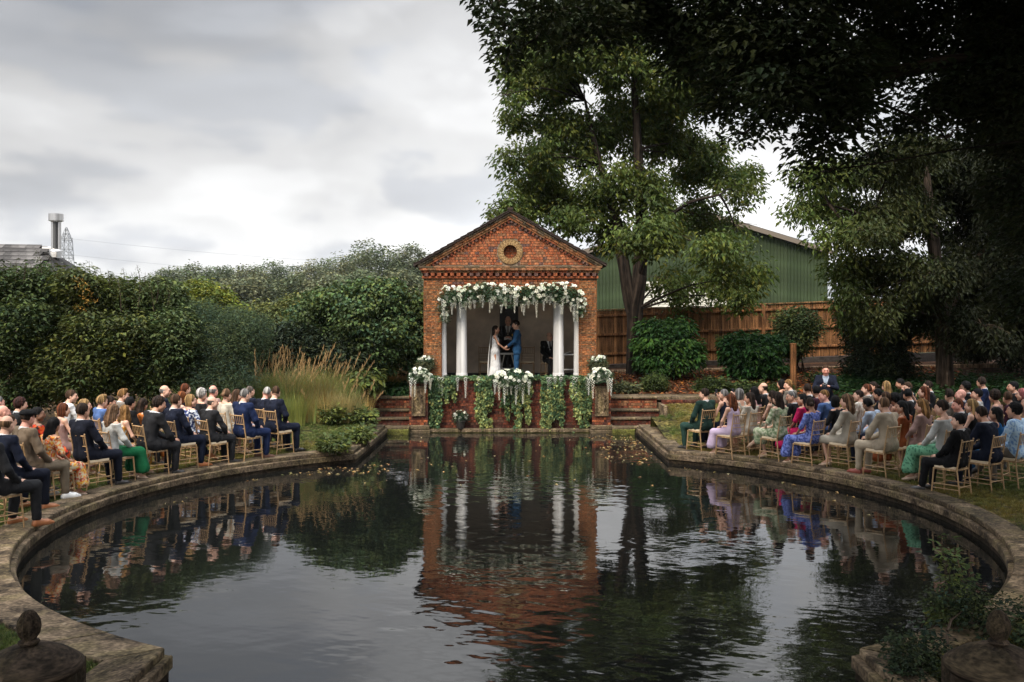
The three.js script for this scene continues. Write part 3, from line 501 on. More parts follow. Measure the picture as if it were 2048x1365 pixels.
// ---------- timber fence behind the temple ----------
{
  const R = rng32(33), f = thing('timber_fence', 'tall orange brown timber fence of upright boards behind the shrubs', 'fence', [3.05, 1.02, -33]);
  const BAY = 3.36, woods = [0, 1, 2, 3, 4].map(k => std([.33 + .07 * (k - 2), .16 + .034 * (k - 2), .068 + .014 * (k - 2)], .85, { map: T.wood, bumpMap: T.wood, bumpScale: .002 }));
  const rise = x => .037 * x, bg = [0, 1, 2].map(k => { const g = chamfer(.112, 1.98, .02, .004), u = g.attributes.uv; for (let i = 0; i < u.count; i++) u.setXY(i, u.getX(i) + k * .3, u.getY(i) + k * .37); return g; });
  for (let b = 0; b < 6; b++) {
    const x0 = -.5 + b * BAY;
    mesh('post', chamfer(.12, 2.3, .12, .008), M.post, f).position.set(x0, 1.1 + rise(x0) - .05, .02);
    for (const y of [.42, 1.13, 1.83]) { const m = mesh('rail', chamfer(BAY - .13, .085, .07, .01), M.post, f); m.position.set(x0 + BAY / 2, y + .12 + rise(x0 + BAY / 2), .0); m.rotation.z = .037; }
    { const m = mesh('capping', chamfer(BAY, .035, .1, .006), woods[3], f); m.position.set(x0 + BAY / 2, 2.17 + rise(x0 + BAY / 2), -.04); m.rotation.z = .037; }
    { const m = mesh('gravel_board', chamfer(BAY - .12, .32, .05, .008), M.gravelBoard, f); m.position.set(x0 + BAY / 2, -.02 + rise(x0 + BAY / 2), -.04); m.rotation.z = .037; }
    for (let i = 0; i < 31; i++) { const x = x0 + .09 + (i + .5) * (BAY - .14) / 31, m = mesh('board', bg[i % 3], woods[Math.floor(R() * 5)], f); m.position.set(x, 1.15 + rise(x) + (R() - .5) * .012, -.06 + (R() - .5) * .008); m.rotation.y = .14; m.rotation.z = (R() - .5) * .006; }
  }
}
// ---------- timber sleepers of the raised bed, single post ----------
{
  const s = thing('raised_bed_edging', 'pale timber sleepers edging the bed along the fence', 'edging', [0, 0, 0]); let x = 3.35, k = 0;
  for (const L of [2.1, 2.3, 2.4, 2.4, 2.4, 2.4, 2.4]) { const m = mesh('sleeper', chamfer(L - .02, .17, .16, .015), M.sleeper, s); m.position.set(x + L / 2, 1.05 + .016 * (x - 3) + (k++ % 2) * .012, -30.4); m.rotation.z = .016; x += L; }
  const p = thing('timber_post', 'single square timber post standing between the guests and the fence', 'post', [at(1587, 700, 27.5).x, .75, -27.5]); mesh('shaft', chamfer(.15, 1.55, .15, .012), M.post, p).position.y = .55; mesh('cap', chamfer(.17, .03, .17, .006), M.post, p).position.y = 1.335;
}
// ---------- green barn ----------
{
  const b = thing('green_barn', 'large green metal clad barn with shallow grey roof beyond the fence', 'barn', [13.05, 0, -60]);
  const gm = [0, 1, 2].map(k => std([.043 + .005 * k, .064 + .006 * k, .03 + .003 * k], .8, { map: T.plaster, metalness: .05 }));
  const W = 8.1, top = x => 9.85 - Math.abs(x) * .305;
  for (let i = 0; i < 18; i++) { const w = 2 * W / 18, x = -W + (i + .5) * w, g = []; for (let k = 0; k < 4; k++) { const xx = x - w / 2 + (k + .5) * w / 4, h = top(xx) - .12; g.push(box(w / 4 - .05, h, .1, xx, h / 2, 0), box(.05, h - .02, .06, xx + w / 8, h / 2, -.02)); } mesh('cladding_panel', merge(g), gm[(i * 7) % 3], b); }
  for (const s of [-1, 1]) { const m = mesh('roof', box(W * 1.06, .16, 26, 0, 0, 0), M.barnRoof || (M.barnRoof = std([.13, .12, .105], .8, { map: T.rough })), b); m.position.set(s * W / 2 * 1.03, 9.98 - W / 2 * .305, -12.6); m.rotation.z = -s * Math.atan(.305); const v = mesh('verge', box(W * 1.07, .28, .12, 0, 0, 0), M.verge || (M.verge = std([.15, .125, .1], .8)), b); v.position.set(s * W / 2 * 1.03, 9.86 - W / 2 * .305, .42); v.rotation.z = -s * Math.atan(.305); }
  for (const s of [-1, 1]) mesh('side_wall', box(.12, 7.3, 25, s * (W - .02), 3.65, -12.6), gm[0], b);
}
{ // low shed with a ribbed pale roof
  const s = thing('garden_shed', 'low shed with pale ribbed roof just showing above the fence', 'shed', [8.6, 0, -44]);
  mesh('wall', box(4.2, 3.4, 2.4, 0, 1.7, -.3), M.gravelBoard, s); const rm = std([.42, .40, .33], .8, { map: T.rough });
  for (let i = 0; i < 11; i++) { const m = mesh('roof_sheet', box(4.5, .05, .24, 0, 0, 0), rm, s); m.position.set(0, 3.5 + i * .12, 1.15 - i * .2); m.rotation.x = .45; }
}
// ---------- house at the left with its flue ----------
{
  const R = rng32(12), h = thing('tiled_house', 'house with grey tiled roof showing above the hedge at the left edge', 'house', [-27.5, 0, -44]);
  mesh('wall', box(13, 4.4, 7, -2, 2.2, -1), M.plaster, h);
  const rs = []; const s = new THREE.BufferGeometry(); // hipped roof body
  const A = [-9, 6.75, -1], B = [4.15, 6.42, -1], C = [-9, 4.0, 3], D = [6.6, 4.0, 3], E = [-9, 4, -5], G = [6.6, 4, -5], tri = (a, b, c) => rs.push(...a, ...b, ...c);
  tri(C, D, B); tri(C, B, A); tri(D, G, B); tri(G, E, A); tri(G, A, B); tri(E, C, A); s.setAttribute('position', new THREE.Float32BufferAttribute(rs, 3)); s.computeVertexNormals(); uvBox(s);
  const tm = [0, 1, 2].map(k => std([.07 + .05 * k, .066 + .047 * k, .064 + .045 * k], .9, { map: T.rough }));
  const rf = mesh('roof', s, tm[0], h); const tg = box(.36, .025, .34);
  for (let r = 0; r < 9; r++) { const u = (r + .3) / 9.4, y = lerp(6.6, 4.6, u), z = lerp(-.9, 2.1, u); for (let x = -2.2; x < lerp(4.2, 5.9, u) - .2; x += .37) { const m = mesh('roof_tile', tg, tm[Math.floor(R() * 3)], rf); m.position.set(x + (r % 2) * .18, y + .06 - (x + 2) * .012, z + .03); m.rotation.x = .6; m.rotation.z = -.015; } }
  mesh('ridge_tile', box(7, .12, .22, .6, 6.58, -1, 0, 0, -.025), M.stoneDark, h);
  mesh('flashing', chamfer(.75, .55, .5, .03), M.white, h).position.set(4.45, 6.22, -.8);
  const fl = thing('metal_flue', 'tall shiny metal flue with drum cowl on the house roof', 'flue', [at(107.5, 0, 44).x, 6.25, -44.2]);
  for (const [x, z] of [[-.16, 0], [.0, .1], [.16, 0], [0, -.13]]) mesh('pipe', new THREE.CylinderGeometry(.085, .085, 1.5, 12).translate(x, .72, z), x ? M.metal : M.metalDark, fl);
  mesh('cowl', merge([new THREE.CylinderGeometry(.35, .35, .34, 20).translate(0, 1.66, 0), new THREE.CylinderGeometry(.31, .24, .06, 20).translate(0, 1.47, 0)]), M.metal, fl); mesh('collar', new THREE.CylinderGeometry(.29, .33, .1, 20).translate(0, .02, 0), M.metal, fl);
}
{ // pylon and its lines
  const Z = 300, c = at(132, 526, Z), p = thing('electricity_pylon', 'distant grey lattice pylon rising above the hedge right of the flue', 'pylon', [c.x, 0, -Z]), w = y => y < 30 ? lerp(2.9, 1.35, y / 30) : lerp(1.35, .12, (y - 30) / 4.3), g = [], lv = [0, 6, 12, 17, 21, 24, 27, 30, 32.3, 34.3];
  for (let i = 0; i < lv.length - 1; i++) { const a = lv[i], b = lv[i + 1], wa = w(a), wb = w(b); for (let k = 0; k < 4; k++) { const q = (k, W, y) => V([W, W, -W, -W][k % 4], y, [W, -W, -W, W][k % 4]); g.push(bar(q(k, wa, a), q(k, wb, b), .14, .14, 4), bar(q(k, wa, a), q(k + 1, wb, b), .08, .08, 4), bar(q(k + 1, wa, a), q(k, wb, b), .08, .08, 4), bar(q(k, wb, b), q(k + 1, wb, b), .08, .08, 4)); } }
  stuff(mesh('lattice', merge(g), M.lattice, p));
  for (const [y, L] of [[30.5, 2.2], [25.0, 2.6], [20.5, 2.3]]) mesh('cross_arm', merge([bar(V(-L, y, 0), V(L, y, 0), .14, .14, 4), bar(V(-L, y, 0), V(0, y + 1.3, 0), .08, .08, 4), bar(V(L, y, 0), V(0, y + 1.3, 0), .08, .08, 4)]), M.lattice, p);
  [[30.4, -12], [25, -11], [20.5, -9]].forEach(([y, dz], i) => { const a = V(c.x + 2.2, y, -Z), e = V(c.x + 160, y - 6.5 - i, -Z - 60), m = a.clone().lerp(e, .5); m.y -= 4.5; tag(mesh('power_line', new THREE.TubeGeometry(new THREE.QuadraticBezierCurve3(a, m, e), 40, .035, 4), M.lattice), ['topmost', 'middle', 'lowest'][i] + ' thin power line sagging away from the distant pylon', 'power line'); });
}
// ---------- far tree line ----------
{
  const far = [[322, 545, 34, 170, 0], [362, 534, 36, 172, 0], [404, 536, 34, 165, 0], [446, 533, 40, 176, 0], [492, 540, 36, 172, 1], [534, 533, 36, 180, 0], [580, 530, 40, 178, 0], [628, 524, 40, 168, 1], [672, 514, 42, 170, 0], [716, 506, 42, 160, 1], [764, 490, 52, 150, 0], [814, 492, 44, 152, 1], [852, 520, 40, 150, 0], [505, 558, 40, 120, 1], [440, 566, 42, 118, 1], [585, 560, 46, 120, 0], [655, 548, 44, 118, 1], [725, 545, 48, 116, 0], [800, 545, 50, 112, 1], [845, 565, 42, 112, 1], [375, 565, 44, 115, 0]];
  const fm = [leafMat([.115, .14, .07], .36), leafMat([.16, .175, .095], .36)];  // muted leaf colours, distance haze is put into them
  far.forEach(([px, py, hw, Z, k], i) => {
    const r = rng32(900 + i), top = at(px, py, Z), w = hw / F * Z, hT = w * 1.15, g = hgt(top.x, Z), t = thing('far_tree', ['rounded', 'broad', 'bushy', 'uneven', 'tall'][i % 5] + (k ? ' pale' : ' dark') + ' green far tree, ' + ['first', 'second', 'third', 'fourth', 'fifth', 'sixth', 'seventh', 'eighth', 'ninth', 'tenth', 'eleventh', 'twelfth', 'thirteenth'][i < 13 ? i : i - 13] + (i < 13 ? ' from the left on the skyline' : ' in the nearer row below the skyline'), 'tree', [top.x, g, -Z], 0, 'trees on the far skyline');
    const cy = top.y - hT - g, bl = [[0, cy, 0, w, hT, w]]; for (let q = 0; q < 6; q++) bl.push([(r() - .5) * 1.5 * w, cy + (r() - .25) * hT * .95, (r() - .5) * w, w * (.35 + .3 * r()), w * (.3 + .3 * r()), w * .5]);
    for (let q = 0; q < 3; q++) bl.push([(r() - .5) * 1.6 * w, cy - hT * (.5 + .6 * r()), (r() - .2) * w, w * .7, w * .6, w * .6]);
    instances('crown', t, CL.far, fm[k], sampleBlobs(bl, 620, 40 + i, { shell: .75, gap: .1, gf: .3, size: [.55, 1.25] }), null, .3, i);
    mesh('trunk', taperTube([V(0, -1, 0), V(.2, cy * .5, 0), V(0, cy, 0)], [.5, .4, .2], 7, 5), M.bark, t);
  });
}
// ---------- trees ----------
const B = (px, py, rx, ry, Z, rz) => { const p = at(px, py, Z); return [p.x, p.y, p.z, rx / F * Z, ry / F * Z, rz ?? rx / F * Z * .9]; };
const LM = {
  cherry: leafMat([.092, .125, .03], .48), right: leafMat([.044, .054, .018], .36), oak: leafMat([.022, .031, .011], .32), dark: leafMat([.025, .036, .018], .22), mid: leafMat([.085, .11, .032], .38), hedge: leafMat([.055, .08, .025], .34), pale: leafMat([.11, .12, .06], .3),
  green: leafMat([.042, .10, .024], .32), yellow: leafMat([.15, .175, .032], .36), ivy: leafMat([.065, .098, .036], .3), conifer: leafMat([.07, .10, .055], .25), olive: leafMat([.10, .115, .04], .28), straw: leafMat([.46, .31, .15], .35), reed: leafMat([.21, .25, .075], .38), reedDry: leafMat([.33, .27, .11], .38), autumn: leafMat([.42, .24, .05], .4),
  ivyPale: leafMat([.30, .34, .13], .36), ivyDeep: leafMat([.08, .135, .06], .3), litter: leafMat([.20, .095, .045], .2),  // two ivy leaf colours, pale yellow green and deep green
};
function relist(list, o) { return list.map(p => [p[0] - o[0], p[1] - o[1], p[2] - o[2], ...p.slice(3)]); }
function tree(name, label, base, trunks, blobs, n, cl, mat, o = {}) { // trunks: [[points],[radii]] in world
  const t = thing(name, label, 'tree', base, 0, o.group), L = p => V(p[0] - base[0], p[1] - base[1], p[2] - base[2]);
  trunks.forEach(([P, rr], i) => mesh('trunk', taperTube(P.map(L), rr, 10, 14, .22, i + 1), o.bark || M.bark, t));
  const r = rng32(o.seed || 3), limbs = [], src = trunks.flatMap(q => q[0].slice(1));
  blobs.forEach(b => { let best = src[0], bd = 1e9; for (const s of src) { const d = Math.hypot(s[0] - b[0], (s[1] - b[1] + .6) * 1.6, s[2] - b[2]); if (d < bd && s[1] < b[1] + 1.2) { bd = d; best = s; } } const a = L(best), e = L(b), m = a.clone().lerp(e, .55); m.y += .25 * a.distanceTo(e) * .3; const e2 = e.clone().add(V((r() - .5) * b[3], (r() - .3) * b[4], (r() - .5) * b[5])); const th = (o.limb || .07) * (.6 + .5 * r()); const lm = mesh('limb', taperTube([a, m, e, e2], [th, th * .7, th * .4, .01], 6, 8, .15, r() * 9), o.bark || M.bark, t);
    const tw = []; for (let k = 0; k < 5; k++) { const d = V((r() - .5) * 2, (r() - .6), (r() - .5) * 2).multiply(V(b[3], b[4], b[5])); tw.push(taperTube([e, e.clone().addScaledVector(d, .5).add(V(0, .06, 0)), e.clone().add(d)], [th * .35, th * .2, .006], 4, 4)); } stuff(mesh('twigs', merge(tw), M.twig, lm)); });
  instances('crown', t, cl, mat, relist(sampleBlobs(o.leafBlobs || blobs, n, o.seed || 3, o), base).map(p => o.lightTint ? [p[0], p[1], p[2], p[3], p[4], o.lightTint(p[0] + base[0], p[1] + base[1], p[2] + base[2])] : p), o.col, .35, o.seed || 3);
  if (o.leafBlobs) { const tw = []; o.leafBlobs.forEach((b, i) => { let best = null, bd = 1e9; for (const c of blobs.concat(src.map(q => [...q]))) { const d = Math.hypot(c[0] - b[0], c[1] - b[1], c[2] - b[2]); if (d < bd) { bd = d; best = c; } } const a = L(best), e = L(b), m = a.clone().lerp(e, .5); m.y += .12 * bd; tw.push(taperTube([a, m, e], [.022, .014, .005], 4, 4)); }); stuff(mesh('twigs', merge(tw), M.twig, t)); }
  return t;
}
{ // the tree with the forked trunk behind the temple
  const Z = 30, b = at(1272, 752, Z), W = (px, py, dz = 0) => { const p = at(px, py, Z + dz); return [p.x, p.y, p.z]; };
  const bl = [[1060, 95, 70, 34], [1150, 50, 90, 40], [1270, 40, 100, 40], [1030, 140, 50, 22], [1010, 190, 34, 14], [1400, 90, 70, 40], [1085, 165, 95, 34], [1120, 110, 110, 45], [1240, 110, 120, 60], [1360, 160, 110, 60], [1075, 232, 82, 26], [1150, 280, 105, 45], [1280, 250, 110, 75], [1085, 318, 88, 28], [1062, 368, 72, 26], [1020, 418, 72, 20], [1110, 400, 90, 34], [1160, 440, 80, 26], [1250, 390, 105, 60], [1380, 300, 80, 38], [1425, 350, 90, 28], [1478, 392, 64, 20], [1395, 430, 100, 40], [1470, 452, 74, 24], [1330, 480, 85, 42], [1440, 515, 85, 36], [1395, 575, 75, 28], [1250, 480, 50, 34], [1205, 470, 50, 20], [1500, 560, 44, 22], [1330, 560, 60, 28], [1480, 600, 44, 16]];
  const rb = rng32(61), blobs = bl.map(q => { const dz = (rb() - .5) * 6 - (q[1] > 500 ? 1 : 0); return B(q[0], q[1], q[2] - 8, Math.max(8, q[3] - 4), Z + dz, 1.3); });
  tree('forked_tree', 'tall leafy tree with dark forked trunk between the temple and the fence', [b.x, 1.0, -Z], [[[W(1272, 770), W(1272, 700), W(1270, 620), W(1280, 540), W(1284, 440), W(1276, 300), W(1268, 150), W(1262, 40)], [.38, .3, .26, .21, .18, .14, .1, .05]], [[W(1270, 640), W(1256, 580), W(1244, 510), W(1232, 440), W(1200, 330), W(1170, 200)], [.24, .2, .17, .14, .09, .04]], [[W(1278, 560), W(1310, 470, -1), W(1370, 410, -1.5), W(1440, 390, -2)], [.12, .1, .07, .03]]], blobs, 8600, CL.tree, LM.cherry, { seed: 61, shell: .1, gap: .3, gf: 1.1, limb: .05, fray: .5, leafBlobs: scatterBlobs(blobs, 280, 611, .28, .68, .95), col: [[1, 1, 1], [.8, .85, .8], [1.15, 1.15, .9], [.65, .7, .7], [1.2, 1, .7]] });
}
{ // tree behind the right-hand guests
  const Z = 26, W = (px, py, dz = 0) => { const p = at(px, py, Z + dz); return [p.x, p.y, p.z]; }, rb = rng32(62);
  const bl = [[1640, 405, 70, 30], [1592, 425, 42, 16], [1620, 350, 50, 20], [1720, 350, 90, 44], [1695, 470, 64, 30], [1780, 430, 100, 60], [1850, 345, 110, 70], [1950, 420, 100, 100], [1735, 545, 75, 42], [1820, 560, 90, 55], [1930, 560, 100, 80], [2040, 480, 80, 140], [1690, 590, 44, 30], [1750, 630, 56, 30], [1700, 530, 40, 26], [2060, 640, 80, 60], [1880, 640, 80, 36], [1990, 560, 70, 70], [2030, 340, 80, 70], [1800, 300, 60, 30], [1960, 650, 50, 40]];
  const rblobs = bl.map(q => B(q[0] + 4, q[1], q[2] - 10, Math.max(8, q[3] - 6), Z + (rb() - .5) * 5, 1.3));
  tree('shade_tree', 'shady tree with pale lower trunk behind the right hand guests', [W(1888, 760)[0], .8, -Z], [[[W(1890, 790), W(1888, 720), W(1884, 640), W(1874, 540), W(1860, 420), W(1850, 300)], [.27, .22, .2, .18, .12, .05]], [[W(1884, 640), W(1930, 560), W(1990, 470), W(2040, 400)], [.14, .12, .08, .03]], [[W(1878, 600), W(1810, 520), W(1740, 440, -1), W(1660, 410, -2)], [.12, .09, .06, .025]]], rblobs, 8200, CL.treeB, LM.right, { seed: 62, shell: .1, gap: .28, gf: 1.1, limb: .05, fray: .5, leafBlobs: scatterBlobs(rblobs, 230, 622, .35, .85, .75), lightTint: (x, y, z) => { const px = 1024 + x / -z * F, k = sst(1760, 1640, px), d = sst(1780, 1960, px); return [lerp(lerp(.8, .26, d), 1.7, k), lerp(lerp(.8, .28, d), 1.9, k), lerp(lerp(.65, .26, d), 1.2, k)]; }, bark: M.barkPale });  // leaf colour paints a lit left fringe and a shaded right side
}
{ // overhanging oak whose trunk stands outside the frame on the right
  const rb = rng32(63), bl = [[985, 20, 40, 22], [1008, 70, 30, 30], [1015, 120, 24, 22], [1080, 40, 60, 36], [1120, 70, 55, 45], [1160, 20, 60, 30], [1215, 50, 60, 50], [1300, 40, 90, 60], [1390, 90, 90, 80], [1470, 120, 100, 90], [1560, 90, 110, 90], [1540, 210, 90, 60], [1650, 160, 120, 90], [1780, 110, 130, 90], [1900, 150, 130, 110], [2020, 190, 110, 130], [1430, 220, 60, 46], [1490, 272, 66, 26], [1640, 292, 46, 46], [1700, 230, 60, 50], [1800, 250, 80, 40], [2030, 360, 60, 100], [1660, 350, 26, 30], [1900, 280, 40, 30], [1740, 320, 30, 26], [1480, -20, 130, 60], [1700, -10, 140, 60], [1900, 0, 140, 70], [2040, 20, 120, 80], [2050, 480, 50, 90], [2055, 600, 50, 70], [1300, -20, 120, 50]];
  const blobs = bl.map(q => B(q[0], q[1] - 6, Math.max(10, q[2] - 18), Math.max(8, q[3] - 20), 12.5 + (rb() - .5) * 3, .8)).concat([[3, 8.6, -12, 2.6, 1, 2.2], [6, 9.4, -12, 3, 1.3, 3], [9, 8.8, -11, 3, 1.6, 3.4], [6, 9.6, -7.5, 3, 1.1, 2.6], [9.5, 7, -8, 2.2, 1.4, 2.4], [8.5, 6.6, -14, 1.6, 1.4, 2], [3.4, 9.2, -7, 2.2, .8, 2.2], [5.6, 9, -3.5, 3, 1, 2.2], [1.2, 10, -4.5, 2.6, .8, 2]]);
  const oak = tree('overhanging_oak', 'dark overhanging oak branches filling the top right corner', [11.2, 0, -11], [[[[11.2, -.2, -11], [11, 2, -11], [10.6, 4.5, -11.2], [9.5, 7, -11.5], [7.5, 8.4, -12], [5, 8.2, -12.4], [3, 7.6, -12.4], [1.2, 7.0, -12.4]], [.55, .46, .42, .32, .22, .14, .08, .03]], [[[10.4, 5, -11.2], [8.5, 6.2, -11.8], [6.5, 6.4, -12.3], [4, 6.0, -12.5]], [.22, .18, .12, .04]], [[[10, 6.2, -11], [8.5, 8, -8.5], [6, 9, -6]], [.25, .16, .05]]], blobs, 17000, CL.oak, LM.oak, { seed: 63, shell: .1, gap: .4, gf: .75, limb: .04, size: [.85, 1.3] });
  instances('crown', oak, CL.oak, LM.oak, relist(sampleBlobs([[-2.5, 9.6, -2.5, 3, .8, 2.4], [-6.5, 9, -1.5, 3, .8, 2.4], [-4, 9, 2, 3.4, .8, 2.6], [0, 9.4, 1.5, 3.4, .8, 2.6], [4, 9.4, 1, 3.4, .9, 3], [-9, 8.6, 1, 2.6, .8, 2.4], [-5.2, 8.8, -5.5, 2.8, .8, 2.2], [-8, 8.4, -7, 2.4, .8, 2.2], [-1.5, 9.2, -5, 2, .7, 1.6]], 7200, 64, { shell: .1, gap: .25, size: [1, 1.5] }), [11.2, 0, -11]), null, .35, 64);  // unseen crown added over the camera to shade the near coping
}
// ---------- shrubs and hedge plants ----------
function shrub(name, label, blobs, n, cl, mat, seed, o = {}) {
  let x = 0, z = 0; blobs.forEach(b => { x += b[0] / blobs.length; z += b[2] / blobs.length; }); const y = hgt(x, -z), t = thing(name, label, o.cat || 'shrub', [x, y, z], 0, o.group), r = rng32(seed + 5), st = [];
  for (let k = 0; k < 9; k++) { const b = blobs[k % blobs.length], e = V(b[0] - x + (r() - .5) * b[3] * 1.2, b[1] - y + (r() - .4) * b[4], b[2] - z + (r() - .5) * b[5]); st.push(taperTube([V((r() - .5) * .4, -.1, (r() - .5) * .4), e.clone().multiplyScalar(.5).add(V(0, .15 * Math.min(1, b[3]), 0)), e], [.035, .025, .008].map(v => v * Math.min(1, b[3] * 1.2)), 5, 5)); }
  mesh('stems', merge(st), M.twig, t); stuff(t.children[0]);
  instances('foliage', t, cl, mat, relist(sampleBlobs(blobs, n, seed, { shell: .45, gap: .3, gf: 1.4, ...o }), [x, y, z]), o.col || [[1, 1, 1], [1.25, 1.2, 1], [.7, .75, .8], [.85, .9, 1.1], [1.5, 1.4, 1.1]], o.jit ?? .35, seed); return t;
}
function shoots(t, list, seed, cl, mat) { // long upright leafy shoots standing out of a hedge, world points
  const r = rng32(seed), o = t.position, st = [], lv = []; for (const [px, py, Z, len] of list) { const tip = at(px, py, Z), b = tip.clone().add(V((r() - .5) * .3, -len, (r() - .5) * .3)); st.push(taperTube([b.clone().sub(o), b.clone().lerp(tip, .5).add(V(.03, 0, 0)).sub(o), tip.clone().sub(o)], [.012, .008, .003], 4, 6)); for (let k = 0; k < len * 16; k++) { const q = b.clone().lerp(tip, k / (len * 16)); lv.push([q.x - o.x, q.y - o.y, q.z - o.z, lerp(1.3, .6, k / (len * 16))]); } }
  stuff(mesh('shoot_stems', merge(st), M.twig, t)); stuff(instances('shoot_leaves', t, cl, mat, lv, null, .35, seed));
}
{
  const top = px => px < 60 ? lerp(518, 505, px / 60) : px < 180 ? lerp(505, 526, (px - 60) / 120) : lerp(526, 556, (px - 180) / 160), rs = rng32(909), more = (a, b) => { const o = []; for (let px = a; px < b; px += 5 + rs() * 7) o.push([px, top(px) + 6 + rs() * 26, 21.3 + rs() * .8, .45 + rs() * .5]); return o; };
  const a = shrub('hedge_shrub', 'dense dark green shrub with upright shoots at the left edge', [B(35, 650, 85, 96, 21.5, 1.1), B(8, 585, 44, 36, 21, .6), B(78, 575, 40, 38, 21.5, .6), B(112, 600, 36, 34, 21.8, .6), B(30, 760, 100, 60, 21.3, .9), B(-60, 640, 70, 130, 21, 1), B(50, 640, 40, 34, 20.6, .5), B(10, 690, 40, 30, 20.5, .5)], 2600, CL.shrub, LM.hedge, 101, { shell: .6 }); shoots(a, [[75, 498, 21, .9], [50, 520, 21, .6], [96, 512, 21, .7], [112, 524, 21, .5], [14, 530, 21, .5], [30, 525, 20.8, .5], ...more(-10, 120)], 1, CL.small, LM.hedge);
  const b = shrub('hedge_shrub', 'leafy shrub with a few yellowed leaves behind the left rear guests', [B(180, 640, 80, 72, 22, 1.1), B(155, 572, 34, 26, 21.2, .5), B(212, 588, 36, 28, 22, .6), B(245, 600, 30, 24, 22, .6), B(160, 730, 100, 70, 21.2, .9), B(235, 680, 50, 50, 21.2, .7), B(175, 660, 34, 30, 20.9, .5)], 2500, CL.shrub, LM.mid, 102, { shell: .6, col: [[.8, .75, .8], [1.1, 1, .9], [.55, .6, .6], [1.3, 1.15, .8]] }); shoots(b, [[165, 525, 21.5, .6], [178, 522, 21.5, .7], [188, 540, 21.5, .5], [215, 540, 21.5, .5], [150, 535, 21.5, .5], ...more(120, 245)], 2, CL.small, LM.mid); { const r = rng32(7), L = []; for (let k = 0; k < 16; k++) { const q = at(150 + r() * 40, 550 + r() * 70, 20.6), o = b.position; L.push([q.x - o.x, q.y - o.y, q.z - o.z, .8]); } stuff(instances('yellowed_leaves', b, CL.small, LM.autumn, L, null, .2, 4)); }
  const c = shrub('hedge_shrub', 'grey green shrub with spiky top shoots right of the yellowed shrub', [B(285, 645, 60, 56, 22.5, .9), B(268, 592, 34, 22, 22, .5), B(320, 600, 44, 34, 22.5, .7), B(310, 725, 90, 66, 22, .9), B(350, 675, 44, 50, 21.6, .7), B(292, 670, 30, 28, 21.4, .5)], 2200, CL.shrub, LM.mid, 103, { shell: .6, col: [[.9, .95, 1.2], [1.3, 1.35, 1.5], [.6, .65, .7]] }); shoots(c, [[215, 540, 22, .5], [245, 535, 22, .6], [273, 530, 22, .6], [262, 545, 22, .4], [290, 545, 22, .5], [330, 560, 22, .5], ...more(245, 345)], 3, CL.small, LM.mid);
  shrub('bright_shrub', 'yellow green bush in the middle of the left hedge', [B(412, 604, 42, 24, 25, .9), B(385, 630, 44, 28, 25, .8), B(445, 632, 40, 20, 25, .8), B(398, 580, 20, 10, 25, .5)], 1100, CL.shrub, LM.yellow, 104, { shell: .6, jit: .45 });
  shrub('juniper', 'grey green feathery juniper behind the left guests', [B(440, 690, 85, 60, 22.5, 1), B(410, 650, 50, 40, 22.5, .8), B(480, 660, 55, 40, 22.8, .8), B(430, 760, 80, 40, 22, .8)], 1900, CL.fine, LM.conifer, 105, { shell: .6, gap: .2 });
  shrub('olive_scrub', 'tangled olive green scrub below the far trees', [B(540, 645, 80, 34, 28, 1.4), B(615, 628, 60, 34, 28, 1.2), B(480, 655, 56, 30, 27, 1), B(590, 675, 94, 40, 27, 1)], 1900, CL.shrub, LM.olive, 106, { shell: .6 });
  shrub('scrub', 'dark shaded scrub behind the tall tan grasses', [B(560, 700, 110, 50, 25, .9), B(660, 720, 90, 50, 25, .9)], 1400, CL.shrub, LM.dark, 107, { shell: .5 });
  shrub('ivy_covered_tree', 'rounded ivy covered tree mass immediately left of the temple', [B(720, 612, 92, 44, 26, 1.4), B(790, 618, 52, 50, 26.3, 1.2), B(660, 640, 80, 56, 26, 1.2), B(745, 680, 100, 60, 25.8, 1.1), B(815, 670, 40, 70, 26.5, .9), B(690, 725, 80, 36, 25.6, .9), B(765, 578, 50, 14, 26, .9), B(700, 640, 36, 26, 24.9, .5), B(770, 650, 34, 26, 25, .5)], 3600, CL.ivy, LM.ivy, 108, { cat: 'tree', shell: .7, gap: .38, gf: 1.1, jit: .45 });
  // right
  shrub('green_shrub', 'fresh green broad leaved shrub below the forked tree', [B(1330, 690, 58, 34, 29.2, .9), B(1310, 660, 34, 18, 29.2, .6), B(1350, 658, 34, 18, 29.4, .6), B(1380, 705, 24, 22, 29, .5), B(1335, 725, 66, 20, 29, .6)], 1050, CL.big, LM.green, 111, { shell: .6, gap: .34 });
  shrub('green_shrub', 'wide green shrub in front of the fence left of the single post', [B(1500, 708, 52, 32, 29, .9), B(1480, 685, 34, 20, 29, .6), B(1535, 692, 34, 22, 29.2, .7), B(1510, 735, 54, 16, 28.8, .6)], 1100, CL.big, LM.green, 112, { shell: .6, gap: .34, col: [[.7, .8, .9], [.9, .95, .8], [.5, .6, .8]] });
  shrub('dark_shrub', 'tall dark leaved shrub behind the single timber post', [B(1592, 645, 40, 26, 30, .8), B(1582, 685, 36, 30, 29.8, .8), B(1615, 660, 26, 22, 29.8, .6)], 520, CL.shrub, LM.mid, 113, { shell: .5, col: [[.6, .7, .8], [.9, .9, .8], [.4, .5, .6]] });
  shrub('dark_shrub', 'dense blackish evergreen bush behind the middle of the right guests', [B(1755, 690, 62, 60, 28.5, 1), B(1720, 640, 40, 40, 28.5, .7), B(1790, 650, 40, 46, 28.5, .8), B(1760, 735, 70, 26, 28, .8)], 1300, CL.shrub, LM.dark, 114, { shell: .6 });
